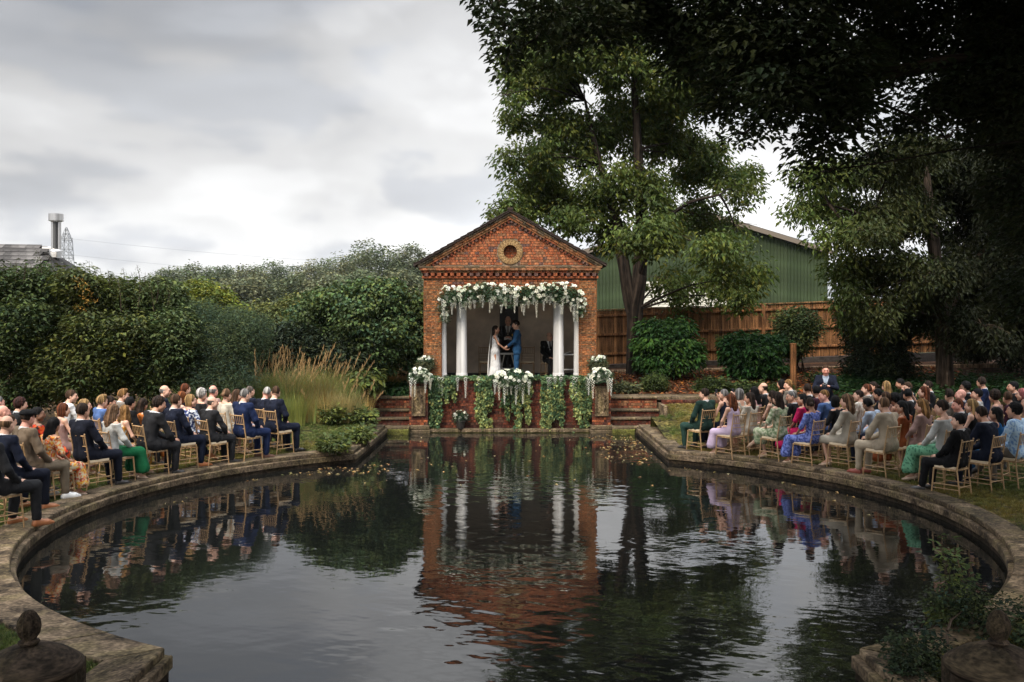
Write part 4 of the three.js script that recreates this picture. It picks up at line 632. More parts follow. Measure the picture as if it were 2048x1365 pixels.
  shrub('dark_hedge', 'dark evergreen hedge in deep shade at the right edge', [B(1990, 620, 90, 70, 30, 1.2), B(2060, 660, 80, 90, 29, 1.2), B(1940, 690, 60, 40, 31, .9), B(2100, 560, 80, 120, 29, 1.4)], 2400, CL.shrub, LM.dark, 115, { shell: .5 });
  shrub('low_shrub', 'low round dark shrub at the foot of the forked tree', [B(1310, 765, 24, 17, 27, .45)], 260, CL.small, LM.hedge, 116, { shell: .5, size: [1.2, 1.8] });
  [[1425, 772, 34, 14], [1490, 778, 40, 12], [1555, 782, 30, 12], [1250, 778, 26, 7]].forEach((q, i) => shrub('bedding_plant', ['low leafy plants in the bed behind the green suited guest', 'low green plants in the middle of the litter covered bed', 'low dark plants at the foot of the single post', 'grey green groundcover at the head of the right steps'][i], [B(q[0], q[1], q[2], q[3], 26.8, .5)], 200, CL.herb, i === 3 ? LM.pale : LM.hedge, 120 + i, { cat: 'plant', shell: .2, size: [.8, 1.3] }));
  // ground cover under the right tree, one mass
  { const r = rng32(41), L = []; for (let k = 0; k < 900; k++) { const x = 9.2 + r() * 6.5, Z = 24.5 + r() * 4; L.push([x, hgt(x, Z) + .12 + r() * .18, -Z, .9 + r() * .7, .5]); } const m = instances('ground_cover', null, CL.herb, LM.green, L, [.75, .75, .9], .4, 41); stuff(tag(m, 'low green ground cover under the tree behind the right guests', 'plants')); }
  { const r = rng32(43), L = []; const g = new THREE.BufferGeometry(), q = []; leafBlade(q, V(-.05, 0, 0), V(1, .05, 0), V(0, 1, 0), .11, .06, .2); g.setAttribute('position', new THREE.Float32BufferAttribute(q, 3)); g.computeVertexNormals();
    for (let k = 0; k < 5200; k++) { const x = 2.7 + r() * 12, Z = 26.2 + Math.pow(r(), .8) * 4.2; L.push([x, hgt(x, Z) + .015 + r() * .02, -Z, .7 + r() * .8, .9, [[1, 1, 1], [1.25, .8, .6], [.7, .6, .6], [1.3, 1.2, .7]][k % 4]]); } stuff(tag(instances('leaf_litter', null, g, LM.litter, L, null, .35, 43), 'brown fallen leaves covering the bed before the fence', 'leaves'));
    const P = []; for (let k = 0; k < 420; k++) { const side = r(); let x, Z; if (side < .34) { x = 2 + r() * 1.3; Z = 19 + r() * 4.8; } else if (side < .5) { x = -2.6 - r() * 2; Z = 18.2 + (r() - .5) * 1.1 - (Math.abs(x) - 2.6) * .12; } else if (side < .8) { x = (r() - .5) * 6.4; Z = 16 + r() * 7.6; } else { const a = .45 + r() * 1.1; x = (6.2 - r() * .7) * Math.sin(a) * (r() < .3 ? -1 : 1); Z = PC + 6.1 * Math.cos(a); } if (Math.hypot(x, Z - PC) > 6.3 && (Math.abs(x) > 3.2 || Z < PC)) continue; if (fbm(x * .9, Z * .9, 5, 2) < -.02 && side > .5) continue; P.push([x, WATER + .006 + r() * .004, -Z, .35 + r() * .65, .12, [[.75, .78, .7], [.5, .42, .4], [1.0, 1.05, 1.0], [.4, .5, .4]][k % 4]]); }
    stuff(tag(instances('floating_leaves', null, g, LM.straw, P, null, .35, 44), 'small fallen leaves floating on the pond', 'leaves')); }
}
// ---------- grasses ----------
function blades(n, h, spread, wid, bend, seed, top = 0) { const r = rng32(seed), pos = []; for (let i = 0; i < n; i++) { const a = r() * 6.283, q = Math.sqrt(r()) * spread * .35, x0 = Math.cos(a) * q, z0 = Math.sin(a) * q, H = h * (.6 + .5 * r()), bx = Math.cos(a) * bend * H * (.4 + r()), bz = Math.sin(a) * bend * H * (.4 + r()), sx = -Math.sin(a + r()) * wid, sz = Math.cos(a + r()) * wid; let px = x0, py = 0, pz = z0, pw = 1; for (let k = 1; k <= 4; k++) { const t = k / 4, x = x0 + bx * t * t, y = H * (t - .35 * bend * t * t), z = z0 + bz * t * t, w = 1 - t * .92; pos.push(px - sx * pw, py, pz - sz * pw, px + sx * pw, py, pz + sz * pw, x + sx * w, y, z + sz * w, px - sx * pw, py, pz - sz * pw, x + sx * w, y, z + sz * w, x - sx * w, y, z - sz * w); px = x; py = y; pz = z; pw = w; } } const g = new THREE.BufferGeometry(); g.setAttribute('position', new THREE.Float32BufferAttribute(pos, 3)); g.computeVertexNormals(); return g; }
function plumes(n, h, spread, seed, bendX) { const r = rng32(seed), pos = []; for (let i = 0; i < n; i++) { const a = r() * 6.283, q = r() * spread, H = h * (.65 + .45 * r()), b = V(Math.cos(a) * q * .4, 0, Math.sin(a) * q * .4), t = V(Math.cos(a) * q * 1.3 + bendX * H * r(), H, Math.sin(a) * q * 1.3), d = t.clone().sub(b).normalize(); const st = (p, e, w) => { pos.push(p.x - w, p.y, p.z, p.x + w, p.y, p.z, e.x, e.y, e.z, p.x, p.y, p.z - w, p.x, p.y, p.z + w, e.x, e.y, e.z); }; st(b, t, .006); for (let k = 0; k < 16; k++) { const p = b.clone().lerp(t, .72 + .28 * k / 16), o = V((r() - .5), .9, (r() - .5)).normalize(); leafBlade(pos, p, o.lerp(d, .3), V(r() - .5, 0, r() - .5).normalize(), .12, .012, .1); } } const g = new THREE.BufferGeometry(); g.setAttribute('position', new THREE.Float32BufferAttribute(pos, 3)); g.computeVertexNormals(); return g; }
{
  const GB = [blades(70, 1, .6, .009, .45, 1), blades(60, 1, .7, .011, .6, 2), blades(90, 1, .5, .006, .3, 3)], r = rng32(55);
  const clump = (name, label, px, Z, h, w, bl, mat, pl, seed, col) => { const x = (px - 1024) / F * Z, y = hgt(x, Z), t = thing(name, label, 'grass', [x, y, -Z]); const L = []; const n = Math.max(4, Math.round(w * w * 13)); const q = rng32(seed); for (let k = 0; k < n; k++) L.push([(q() - .5) * w, -.03, (q() - .5) * .9, h * (.75 + .4 * q()), .25]); stuff(instances('blades', t, GB[bl], mat, L, col, .35, seed)); if (pl) mesh('plumes', plumes(Math.round(pl * .45), h * 1.25, w * .75, seed + 1, .35), LM.straw, t), stuff(t.children[1]); return t; };
  clump('strap_leaved_grass', 'pale arching strap leaved grass behind the left guests', 395, 21, 1.35, 1.1, 1, LM.reed, 0, 201);
  clump('strap_leaved_grass', 'dark green strap leaves beside the pale arching grass', 455, 20.8, .95, .9, 1, LM.reed, 0, 202, [.55, .7, .6]);
  clump('tall_grass', 'tall grass with tan plumes, leftmost of the plumed clumps', 480, 23, 1.3, 1.3, 0, LM.reed, 34, 203);
  clump('tall_grass', 'broad tan plumed grass behind the bald guest in navy', 535, 23, 1.35, 1.5, 0, LM.reed, 60, 204);
  clump('tall_grass', 'tallest tan plumed grass leaning to the right', 600, 23.3, 1.4, 1.5, 0, LM.reedDry, 60, 205);
  clump('tall_grass', 'green and tan grass at the right end of the plumed clumps', 655, 23.6, 1.2, 1.3, 2, LM.reed, 26, 206);
  clump('tall_grass', 'mixed green grass below the tallest tan plumes', 590, 22.5, .9, 1.3, 2, LM.reed, 0, 207);
  clump('border_grass', 'loose straw coloured grass in the border near the pond', 652, 22.8, .8, 1.3, 2, LM.reedDry, 12, 208);
  clump('border_grass', 'fine pale grass in the border right of the straw grass', 705, 23, .8, 1.0, 2, LM.reedDry, 10, 209);
  clump('border_grass', 'green tufted grass at the top of the left steps', 765, 26.4, .8, 1.1, 1, LM.reed, 0, 210, [.7, .85, .6]);
  clump('border_grass', 'reddish dry grass beside the left side of the temple', 800, 27.2, 1.0, 1.0, 0, LM.reedDry, 14, 211, [1.1, .8, .6]);
  clump('border_grass', 'pale dry grass stems below the ivy covered tree', 740, 26.6, 1.2, .8, 0, LM.reedDry, 18, 212);
  [[672, 828, 26, 14, 22.6, LM.mid, 'leafy border plants behind the lawn on the left', 0], [690, 805, 36, 22, 23.4, LM.mid, 'bushy mixed border plants right of the plumed grasses', 1], [724, 838, 18, 20, 22.8, LM.mid, 'green border plants beside the left steps', 0], [665, 800, 30, 28, 23.6, LM.reedDry, 'dry brown seedheads among the border plants', 1], [725, 760, 30, 18, 24.5, LM.mid, 'green leafy clump above the left steps', 2], [806, 782, 26, 11, 26, LM.green, 'dark hostas at the head of the left steps', 2], [668, 890, 24, 7, 18.9, LM.mid, 'low bright leafy plants beside the pond coping', 0], [722, 868, 14, 8, 20.4, LM.mid, 'spreading leaves at the inner corner of the left coping', 0], [630, 805, 40, 20, 23.6, LM.olive, 'olive green perennials under the grass plumes', 1]].forEach((q, i) => shrub('border_plant', q[6], [B(q[0], q[1], q[2], q[3], q[4], .5)], Math.round(q[2] * q[3] * .34 + 50), [CL.herb, CL.small, CL.big][q[7]], q[5], 230 + i, { cat: 'plant', shell: .15, size: [.7, 1.4], col: i === 5 ? [.7, .7, .9] : null }));
  // lawn grass round the pond: short blades, one mass
  const G = blades(26, .055, .16, .0035, .5, 9), L = []; const q = rng32(77); let guard = 0; const OC = outline(.52);
  while (L.length < 21000 && guard++ < 90000) { const side = q() < .5 ? -1 : 1, Z = 6.3 + Math.pow(q(), 1.3) * 19, x = side * (2.9 + q() * 8.5); if (inPoly(OC, x, Z) || Math.abs(x) > Z * .6 + .5) continue; if (Z > 23.4 && Math.abs(x) < 4.3) continue; const n = fbm(x * .35, Z * .35, 7, 4), dry = sst(-.12, .3, n + (x > 3 && Z > 17 ? .15 : 0)); L.push([x, hgt(x, Z) - .004, -Z, .7 + q() * .6, .3, [lerp(.55, 1.25, dry), lerp(.75, 1.0, dry), lerp(.6, .8, dry)]]); }
  stuff(tag(instances('lawn_grass', null, G, leafMat([.15, .15, .05], .3), L, null, .3, 78), 'short patchy lawn grass around the pond', 'grass'));
}
// ---------- foreground: finials on low piers, plants at the lower right ----------
{
  const fin = (label, px) => { const Z = 6.2, x = (px - 1024) / F * Z, t = thing('stone_finial', label, 'finial', [x, .285, -Z]); t.scale.setScalar(.886); mesh('pier', chamfer(.62, .5, .62, .02).translate(0, -.16, 0), M.stoneDark, t); const P = [[.001, .56], [.03, .552], [.055, .53], [.082, .48], [.09, .43], [.083, .38], [.062, .345], [.05, .33], [.075, .318], [.08, .305], [.06, .29], [.05, .275]].map(q => new THREE.Vector2(q[0], q[1])).reverse(); const g = new THREE.LatheGeometry(P, 40), p = g.attributes.position; for (let i = 0; i < p.count; i++) { const y = p.getY(i); if (y > .34 && y < .55) { const a = Math.atan2(p.getZ(i), p.getX(i)), k = 1 - .16 * Math.pow(Math.abs(Math.cos(a * 5 + (y - .4) * 6)), 5); p.setX(i, p.getX(i) * k); p.setZ(i, p.getZ(i) * k); } } g.computeVertexNormals(); mesh('acorn', g, M.stoneDark, t);
    const c = new THREE.LatheGeometry([[.05, .285], [.16, .265], [.27, .215], [.36, .15], [.395, .12], [.4, .09], [.37, .085], [.37, .06], [.34, .05], [.34, -.1]].map(q => new THREE.Vector2(q[0], q[1])).reverse(), 36); mesh('domed_cap', c, M.stoneDark, t); return t; };
  fin('dark stone acorn finial on a domed cap at the lower left corner', 57); fin('mossy stone acorn finial on a domed cap at the lower right corner', 1998);
  shrub('foreground_shrub', 'dark leafy shrub over the coping at the lower right', [[3.3, .14, -7.2, .3, .18, .25], [3.1, .08, -7.0, .2, .14, .2], [4.1, .2, -8.1, .3, .26, .3], [3.3, .0, -7.5, .2, .12, .2]], 380, CL.small, LM.dark, 141, { shell: .2, size: [.7, 1.2] });
  shrub('foreground_shrub', 'dark bushes in the lower right corner behind the finial', [[4.5, .2, -7.6, .4, .26, .4], [4.9, .24, -7.0, .4, .3, .4]], 260, CL.small, LM.dark, 142, { shell: .2, size: [.9, 1.5] });
  shrub('young_shrub', 'young shrub with fresh green leaves leaning over the right of the pond', [[4.0, .72, -8.3, .1, .16, .1], [4.1, .42, -8.3, .18, .14, .16], [4.05, .15, -8.2, .25, .16, .2]], 40, CL.herb, LM.mid, 143, { shell: .1, size: [.45, .75], gap: 0 });
}
// ---------- chairs ----------
const chairProto = (() => {
  const t = new THREE.Group(), A = (n, g, m = M.chair) => { const q = new THREE.Mesh(g, m); q.name = n; q.castShadow = q.receiveShadow = true; t.add(q); return q; };
  const W = .19, P = s => [V(s * W, 0, -.24), V(s * W, .45, -.19), V(s * (W - .005), .92, -.27)];
  for (const s of [-1, 1]) {
    const [a, b, c] = P(s); A('back_post', merge([bar(a, b, .011, .0145), bar(b, c, .0145, .011)])); A('finial', new THREE.SphereGeometry(.015, 8, 6).translate(c.x, c.y + .008, c.z), M.chair);
    A('leg', bar(V(s * .205, 0, .215), V(s * .19, .44, .18), .0105, .0145));
    A('stretcher', bar(V(s * .2, .2, .2), V(s * W, .2, -.215), .009)); A('stretcher', bar(V(s * .2, .13, .205), V(s * W, .13, -.222), .0075));
  }
  A('stretcher', bar(V(-.2, .17, .205), V(.2, .17, .205), .0075)); A('stretcher', bar(V(-W, .17, -.22), V(W, .17, -.22), .0075));
  A('seat', chamfer(.40, .028, .39, .01).translate(0, .44, 0)); A('cushion', chamfer(.37, .035, .36, .014).translate(0, .475, .005), M.cushion);
  const zb = y => lerp(-.19, -.27, (y - .45) / .47);
  A('top_rail', bar(V(-W - .005, .9, zb(.9)), V(W + .005, .9, zb(.9)), .011));
  for (const y of [.73, .645, .56]) A('rail', bar(V(-W, y, zb(y)), V(W, y, zb(y)), .0078));
  for (let i = 0; i < 6; i++) { const x = -W + (i + 1) * 2 * W / 7; A('spindle', bar(V(x, .73, zb(.73)), V(x, .895, zb(.895)), .0065, .0065, 5)); }
  return t;
})();
function chair(x, y, z, yaw, label, group) { const c = chairProto.clone(); c.name = numbered('spindle_back_chair'); c.position.set(x, y, z); c.rotation.y = yaw; scene.add(c); tag(c, label, 'chair', group); return c; }

// ---------- people ----------
// head-local: origin mid head, face towards +z
const headF = (fem) => { const jw = fem ? .92 : 1; const nk = bones([[0, -.07, .035, .052 * jw, 0, -.1, .062, .03], [-.03, -.02, .06, .035, .03, -.02, .06, .035], [0, .012, .098, .009, 0, -.028, .116, .014], [-.03, .03, .083, .016, .03, .03, .083, .016], [-.016, -.058, .09, .011, .016, -.058, .09, .011], [-.035, -.05, .02, .05, .035, -.05, .02, .05]], .03);
  return (x, y, z) => { let d = smin(ell(x, y, z, 0, .025, -.012, .075, .1, .094), nk(x, y, z), .03); d = Math.max(d, -ell(x, y, z, .031, .006, .108, .017, .012, .02)); d = Math.max(d, -ell(x, y, z, -.031, .006, .108, .017, .012, .02)); d = smin(d, ell(x, y, z, .077, -.008, -.008, .011, .03, .02), .008); d = smin(d, ell(x, y, z, -.077, -.008, -.008, .011, .03, .02), .008); return d; }; };
const faceTint = (x, y, z) => { const ex = Math.abs(Math.abs(x) - .031), e = Math.hypot(ex / .014, (y - .006) / .0075); if (z > .06 && e < 1) return [.12, .09, .08]; if (z > .05 && Math.abs(y - .036) < .006 && ex < .02) return [.4, .3, .25]; if (z > .075 && Math.abs(y + .058) < .009 && Math.abs(x) < .024) return [1, .55, .5]; if (z > .05 && Math.abs(y + .02) < .03 && ex < .024) return [1.08, .92, .9]; return [1, 1, 1]; };
const HEADS = [0, 1].map(f => paint(nets(headF(f), [-.11, -.15, -.13], [.11, .15, .15], .0092), faceTint));
// hair, head-local
const face = (x, y, z) => z - (.022 + Math.max(0, y - .03) * 1.15);                  // > 0 over the face
const hs = (k, m = 0) => (x, y, z) => k * N3(x * 38 + m, y * 12, z * 38) + k * .6 * N3(x * 90, y * 30 + m, z * 90);
const HAIRF = {
  short: (x, y, z) => Math.max(ell(x, y, z, 0, .028, -.014, .085, .112, .104) + hs(.005)(x, y, z), face(x, y, z) * .7, -(y + .062 + .35 * z)),
  crop: (x, y, z) => Math.max(ell(x, y, z, 0, .026, -.014, .079, .105, .099) + hs(.002)(x, y, z), face(x, y, z) * .7, -(y + .055 + .35 * z)),
  quiff: (x, y, z) => Math.max(smin(ell(x, y, z, 0, .028, -.014, .083, .11, .102), ell(x, y, z, 0, .118, .035, .06, .03, .06), .03) + hs(.007, 3)(x, y, z), face(x, y, z) * .7 - .01, -(y + .05 + .35 * z)),
  bald: (x, y, z) => Math.max(ell(x, y, z, 0, .024, -.012, .08, .103, .099) + hs(.002)(x, y, z), face(x, y, z) * .7 + .012, -(y + .06 + .35 * z), y - .055 + .4 * Math.max(0, z + .02)),
  curly: (x, y, z) => Math.max(ell(x, y, z, 0, .035, -.016, .098, .118, .114) + .014 * N3(x * 45, y * 45, z * 45), face(x, y, z) * .7, -(y + .075)),
  bob: (x, y, z) => Math.max(smin(ell(x, y, z, 0, .026, -.016, .09, .114, .108), ell(x, y, z, 0, -.06, -.035, .092, .085, .075), .03) + hs(.006)(x, y, z), face(x, y, z) * .8 - Math.max(0, Math.abs(x) - .055) * 1.2, -(y + .125 + .012 * N3(x * 60, 0, z * 60))),
  long: (x, y, z) => Math.max(smin(ell(x, y, z, 0, .026, -.016, .088, .112, .107), ell(x, y, z, 0, -.16, -.075, .105, .2, .05), .05) + hs(.008, 5)(x, y, z), face(x, y, z) * .8 - Math.max(0, Math.abs(x) - .06) * 1.2, -(y + .32 + .03 * N3(x * 50, 2, z * 50))),
  wavy: (x, y, z) => Math.max(smin(ell(x, y, z, 0, .028, -.016, .094, .116, .112), ell(x, y, z, 0, -.13, -.065, .125, .17, .07), .05) + .012 * N3(x * 26, y * 20, z * 26) + hs(.006, 8)(x, y, z), face(x, y, z) * .8 - Math.max(0, Math.abs(x) - .055) * 1.4, -(y + .28 + .03 * N3(x * 40, 2, z * 40))),
  bun: (x, y, z) => smin(Math.max(ell(x, y, z, 0, .026, -.014, .083, .11, .102) + hs(.004)(x, y, z), face(x, y, z) * .7, -(y + .06 + .35 * z)), ell(x, y, z, 0, .0, -.125, .048, .044, .042) + hs(.006)(x, y, z), .02),
};
const HAIR = {}; for (const k in HAIRF) HAIR[k] = nets(HAIRF[k], [-.16, -.36, -.19], [.16, .17, .14], ['long', 'wavy'].includes(k) ? .0125 : .0105);
const CAPG = nets((x, y, z) => Math.min(Math.max(ell(x, y, z, 0, .062, .0, .104, .068, .13) + .003 * N3(x * 30, y * 30, z * 30), -(y - .045)), Math.max(ell(x, y, z, 0, .05, .12, .075, .012, .06))), [-.13, 0, -.16], [.13, .15, .2], .01);
// relaxed hand, wrist at the origin, fingers towards +y, palm towards +z, thumb to +x
const HAND = (() => { const L = [[0, .0, 0, .024, 0, .03, 0, .03], [-.022, .035, 0, .02, -.026, .08, .002, .015], [.022, .035, 0, .02, .026, .082, .002, .016], [0, .03, 0, .024, 0, .08, 0, .017]];
  [[-.03, .07, .8], [-.011, .078, .95], [.009, .08, 1], [.029, .077, .9]].forEach(([x, l, k]) => L.push([x, .082, .002, .0095, x * 1.1, .082 + .03 * k, .01, .009], [x * 1.1, .082 + .03 * k, .01, .009, x * 1.1, .082 + .05 * k, .028, .0085], [x * 1.1, .082 + .05 * k, .028, .0085, x * 1.1, .082 + .055 * k, .048, .0075]));
  L.push([.025, .02, .005, .015, .052, .05, .018, .0115], [.052, .05, .018, .0115, .058, .08, .032, .009]); return nets(bones(L, .006), [-.06, -.04, -.05], [.08, .17, .075], .0062); })();
const SHOE = nets((x, y, z) => Math.max(bones([[0, .03, -.03, .04, 0, .028, .12, .042], [0, .03, .12, .042, 0, .018, .19, .026], [0, .07, -.015, .042, 0, .05, .05, .04]], .03)(x, y, z), -y + .002, y - .095), [-.07, -.02, -.1], [.07, .12, .25], .014);
const HEEL = nets((x, y, z) => bones([[0, .075, -.03, .03, 0, .03, .08, .03], [0, .03, .08, .03, 0, .014, .16, .018], [0, .06, -.045, .012, 0, 0, -.05, .007]], .02)(x, y, z), [-.06, -.02, -.1], [.06, .12, .2], .013);

const SIT = () => ({ pel: [0, .58, -.05], wai: [0, .75, -.05], che: [0, .96, -.055], nb: [0, 1.105, -.05], nt: [0, 1.175, -.025], head: [0, 1.25, .0], hy: 0, hp: 0, sh: [[.19, 1.06, -.05], [-.19, 1.06, -.05]], el: [[.25, .8, .04], [-.25, .8, .04]], wr: [[.1, .63, .25], [-.1, .63, .25]], hip: [[.085, .55, -.02], [-.085, .55, -.02]], kn: [[.13, .525, .43], [-.13, .525, .43]], an: [[.13, .1, .42], [-.13, .1, .42]], hd: [[-.5, .1, .85], [.5, .1, .85]] });
const STAND = () => ({ pel: [0, .93, 0], wai: [0, 1.1, 0], che: [0, 1.32, 0], nb: [0, 1.47, -.01], nt: [0, 1.54, .01], head: [0, 1.625, .025], hy: 0, hp: 0, sh: [[.18, 1.42, -.005], [-.18, 1.42, -.005]], el: [[.24, 1.14, .02], [-.24, 1.14, .02]], wr: [[.23, .9, .1], [-.23, .9, .1]], hip: [[.09, .9, 0], [-.09, .9, 0]], kn: [[.1, .5, .02], [-.1, .5, .02]], an: [[.1, .09, 0], [-.1, .09, 0]], hd: [[0, -1, .2], [0, -1, .2]], stand: true });
const cap2 = (a, ra, b, rb) => [a[0], a[1], a[2], ra, b[0], b[1], b[2], rb];
function torsoBones(J, f, e) { const w = f ? .85 : 1, q = (p, dx) => [p[0] + dx, p[1], p[2]]; return [cap2(q(J.pel, .07), .105 + e, q(J.wai, .055 * w), .09 * w + e), cap2(q(J.pel, -.07), .105 + e, q(J.wai, -.055 * w), .09 * w + e), cap2(q(J.wai, .055 * w), .09 * w + e, q(J.che, .075 * w), .1 * w + e), cap2(q(J.wai, -.055 * w), .09 * w + e, q(J.che, -.075 * w), .1 * w + e), cap2(J.sh[0].map((v, i) => i ? v : v * w), .052 + e, J.sh[1].map((v, i) => i ? v : v * w), .052 + e), cap2(J.che, .09 * w + e, J.nb, .06 * w + e * .6)].concat(f ? [cap2([.06, J.che[1] - .02, J.che[2] + .07], .055 + e, [.06, J.che[1] - .03, J.che[2] + .075], .05 + e), cap2([-.06, J.che[1] - .02, J.che[2] + .07], .055 + e, [-.06, J.che[1] - .03, J.che[2] + .075], .05 + e)] : []); }
function armBones(J, f, e, upto = 1) { const w = f ? .85 : 1, o = []; for (let s = 0; s < 2; s++) { const S = [J.sh[s][0] * w, J.sh[s][1], J.sh[s][2]]; o.push(cap2(S, .05 * w + e, J.el[s], .04 * w + e)); if (upto > .6) { const W = J.el[s].map((v, i) => lerp(v, J.wr[s][i], upto > 1 ? 1 : .9)); o.push(cap2(J.el[s], .04 * w + e, W, .028 + e * .9)); } } return o; }
function legBones(J, f, e, to = 1) { const w = f ? .92 : 1, o = []; for (let s = 0; s < 2; s++) { o.push(cap2(J.hip[s], .088 * w + e, J.kn[s], .058 * w + e)); if (to) { const A = J.kn[s].map((v, i) => lerp(v, J.an[s][i], to)); o.push(cap2(J.kn[s], .056 * w + e, A, lerp(.056, .036, to) * w + e * 1.1)); } } return o; }
function range(list, pad) { const lo = [9, 9, 9], hi = [-9, -9, -9]; for (const b of list) for (let i = 0; i < 3; i++) { lo[i] = Math.min(lo[i], b[i] - b[3] - pad, b[4 + i] - b[7] - pad); hi[i] = Math.max(hi[i], b[i] + b[3] + pad, b[4 + i] + b[7] + pad); } return [lo, hi]; }
function netBones(list, k, c, mod) { const f = bones(list, k), [lo, hi] = range(list, k * .5 + .03); return nets(mod ? (x, y, z) => mod(f(x, y, z), x, y, z) : f, lo, hi, c); }
function headMatrix(J) { return new THREE.Matrix4().compose(V(...J.head), new THREE.Quaternion().setFromEuler(new THREE.Euler(J.hp, J.hy, J.ht || 0, 'YXZ')), V(1, 1, 1)); }
// one template: the geometries of a pose in a kind of dress
function template(J, o) {
  const f = o.fem ? 1 : 0, G = { J };
  const bl = [...torsoBones(J, f, -.006), ...armBones(J, f, -.004, 1.1), ...legBones(J, f, -.006), cap2(J.nb, f ? .05 : .058, J.nt, f ? .045 : .054), ...[0, 1].map(s => cap2(J.an[s], .034, [J.an[s][0], J.an[s][1] - .055, J.an[s][2] + .12], .024))];
  const body = netBones(bl, .035, .024); paint(body, () => [1, 1, 1]);
  const hg = HEADS[f].clone().applyMatrix4(headMatrix(J)); const parts = [body, hg];
  for (let s = 0; s < 2; s++) { const d = V(...J.hd[s]).normalize(), g = HAND.clone(); if (s === 1) { g.scale(-1, 1, 1); const I = g.index.array; for (let i = 0; i < I.length; i += 3) { const t = I[i]; I[i] = I[i + 1]; I[i + 1] = t; } g.computeVertexNormals(); } const k = f ? .9 : 1; g.scale(k, k, k); const q = new THREE.Quaternion().setFromUnitVectors(V(0, 1, 0), d); if (!J.stand || J.palm) { const fwd = V(0, 0, 1).applyQuaternion(q), want = V(0, -1, 0).addScaledVector(d, d.y).normalize(); if (J.palm) want.copy(V(...J.palm)).addScaledVector(d, -V(...J.palm).dot(d)).normalize(); const a = Math.atan2(new THREE.Vector3().crossVectors(fwd, want).dot(d), fwd.dot(want)); q.premultiply(new THREE.Quaternion().setFromAxisAngle(d, a)); } g.applyQuaternion(q); g.translate(...J.wr[s]); paint(g, () => [1, 1, 1]); parts.push(g); }
  for (const p of parts) for (const n of Object.keys(p.attributes)) if (!['position', 'normal', 'color', 'uv'].includes(n)) p.deleteAttribute(n);
  G.body = mergeGeometries(parts, false);
  const wr = (amp, m) => (d, x, y, z) => d + amp * N3(x * 13 + m, y * 9, z * 13) + amp * .7 * N3(x * 30, y * 22 + m, z * 30);
  if (!f || o.suit) {
    const yb = J.che[1] - .13, zc = J.che[2];
    const jl = [...torsoBones(J, f, .018), ...armBones(J, f, .017, .95), ...[0, 1].map(s => cap2(J.pel.map((v, i) => i ? v : (s ? -.07 : .07)), .122, [s ? -.1 : .1, J.stand ? J.pel[1] - .1 : J.pel[1] - .03, J.stand ? 0 : J.pel[2] + .1], .118))];
    const wz = wr(.011, 2);
    G.jacket = netBones(jl, .035, .021, (d, x, y, z) => { const v = Math.max(Math.abs(x) - .075 * Math.max(0, (y - yb) / .25), yb - y, zc + .02 - z); return Math.max(wz(d, x, y, z), -v, y - (J.nb[1] + .018)); });
    G.shirt = netBones([...torsoBones(J, f, .007).slice(2), cap2(J.nb, .066, [J.nb[0], J.nb[1] + .022, J.nb[2] + .008], .058)], .03, .021, (d, x, y, z) => Math.max(d, y - (J.nb[1] + .026) + .3 * (z - J.nb[2])));
    G.shirtOnly = netBones([...torsoBones(J, f, .014), ...armBones(J, f, .013, .95)], .03, .021, (d, x, y, z) => Math.max(wz(d, x, y, z), y - (J.nb[1] + .02)));
    G.tie = netBones([cap2([0, J.nb[1] - .02, J.nb[2] + .075], .016, [0, J.che[1] - .06, J.che[2] + .125], .026), cap2([0, J.nb[1] - .01, J.nb[2] + .07], .02, [0, J.nb[1] - .012, J.nb[2] + .075], .02)], .01, .012);
    const tl = [...legBones(J, f, .017, .95), ...[0, 1].map(s => cap2([s ? -.06 : .06, J.pel[1] - .01, J.pel[2]], .11, J.hip[s], .1))], wt = wr(.010, 7);
    G.trousers = netBones(tl, .03, .022, (d, x, y, z) => wt(d, x, y, z));
  }
  if (f) {
    const yn = J.nb[1] - (o.neck || .1), sl = o.sleeve || 0;
    let list = torsoBones(J, f, .012); if (sl) list = list.concat(armBones(J, f, sl > .6 ? .018 : .02, sl));
    const legs = []; const H = o.hem ?? .14; // hem height
    if (!J.stand) { for (let s = 0; s < 2; s++) { const K = J.kn[s]; legs.push(cap2(J.hip[s], .11, [K[0] * .9, K[1] - .01, K[2]], .082)); if (H < .4) legs.push(cap2([K[0] * .9, K[1] - .02, K[2] - .0], .085, [K[0] * 1.2, H + .08, K[2] + (o.flare ? .03 : -.03)], o.flare ? .12 : .085)); } legs.push(cap2([0, .55, 0], .1, [0, .51, .4], .07)); if (H < .4) legs.push(cap2([0, .5, .38], .08, [0, H + .08, .36], .1)); }
    else { legs.push(cap2(J.pel, .15, [0, .5, 0], .16), cap2([0, .5, 0], .16, [0, .06, -.02], o.flare ? .26 : .19)); }
    const fold = (x, y, z) => .013 * Math.sin(Math.atan2(x, z - (J.stand ? 0 : .3)) * 13 + 3 * N3(x * 4, y * 3, z * 4)) * sst(.5, .25, J.stand ? y * .5 : y) + .006 * N3(x * 16, y * 9, z * 16);
    if (o.split) {
      G.dress = netBones(list, .04, .021, (d, x, y, z) => Math.max(d + .007 * N3(x * 14, y * 10, z * 14), y - (J.nb[1] - .03), J.pel[1] - .06 - y));
      G.skirt = netBones(legs.concat([cap2([0, J.pel[1], J.pel[2]], .14, [0, J.pel[1] + .06, J.pel[2]], .12)]), .06, .022, (d, x, y, z) => Math.max(d + fold(x, y, z), H - y));
    } else G.dress = netBones(list.concat(legs), .05, .021, (d, x, y, z) => Math.max(d + fold(x, y, z), Math.max(y - yn, 0) > 0 && !(Math.abs(Math.abs(x) - .085) < .028 && y < J.nb[1] - .01) && !(sl && y < J.nb[1] - .02) ? y - yn : d, H - y));
  }
  return G;
}
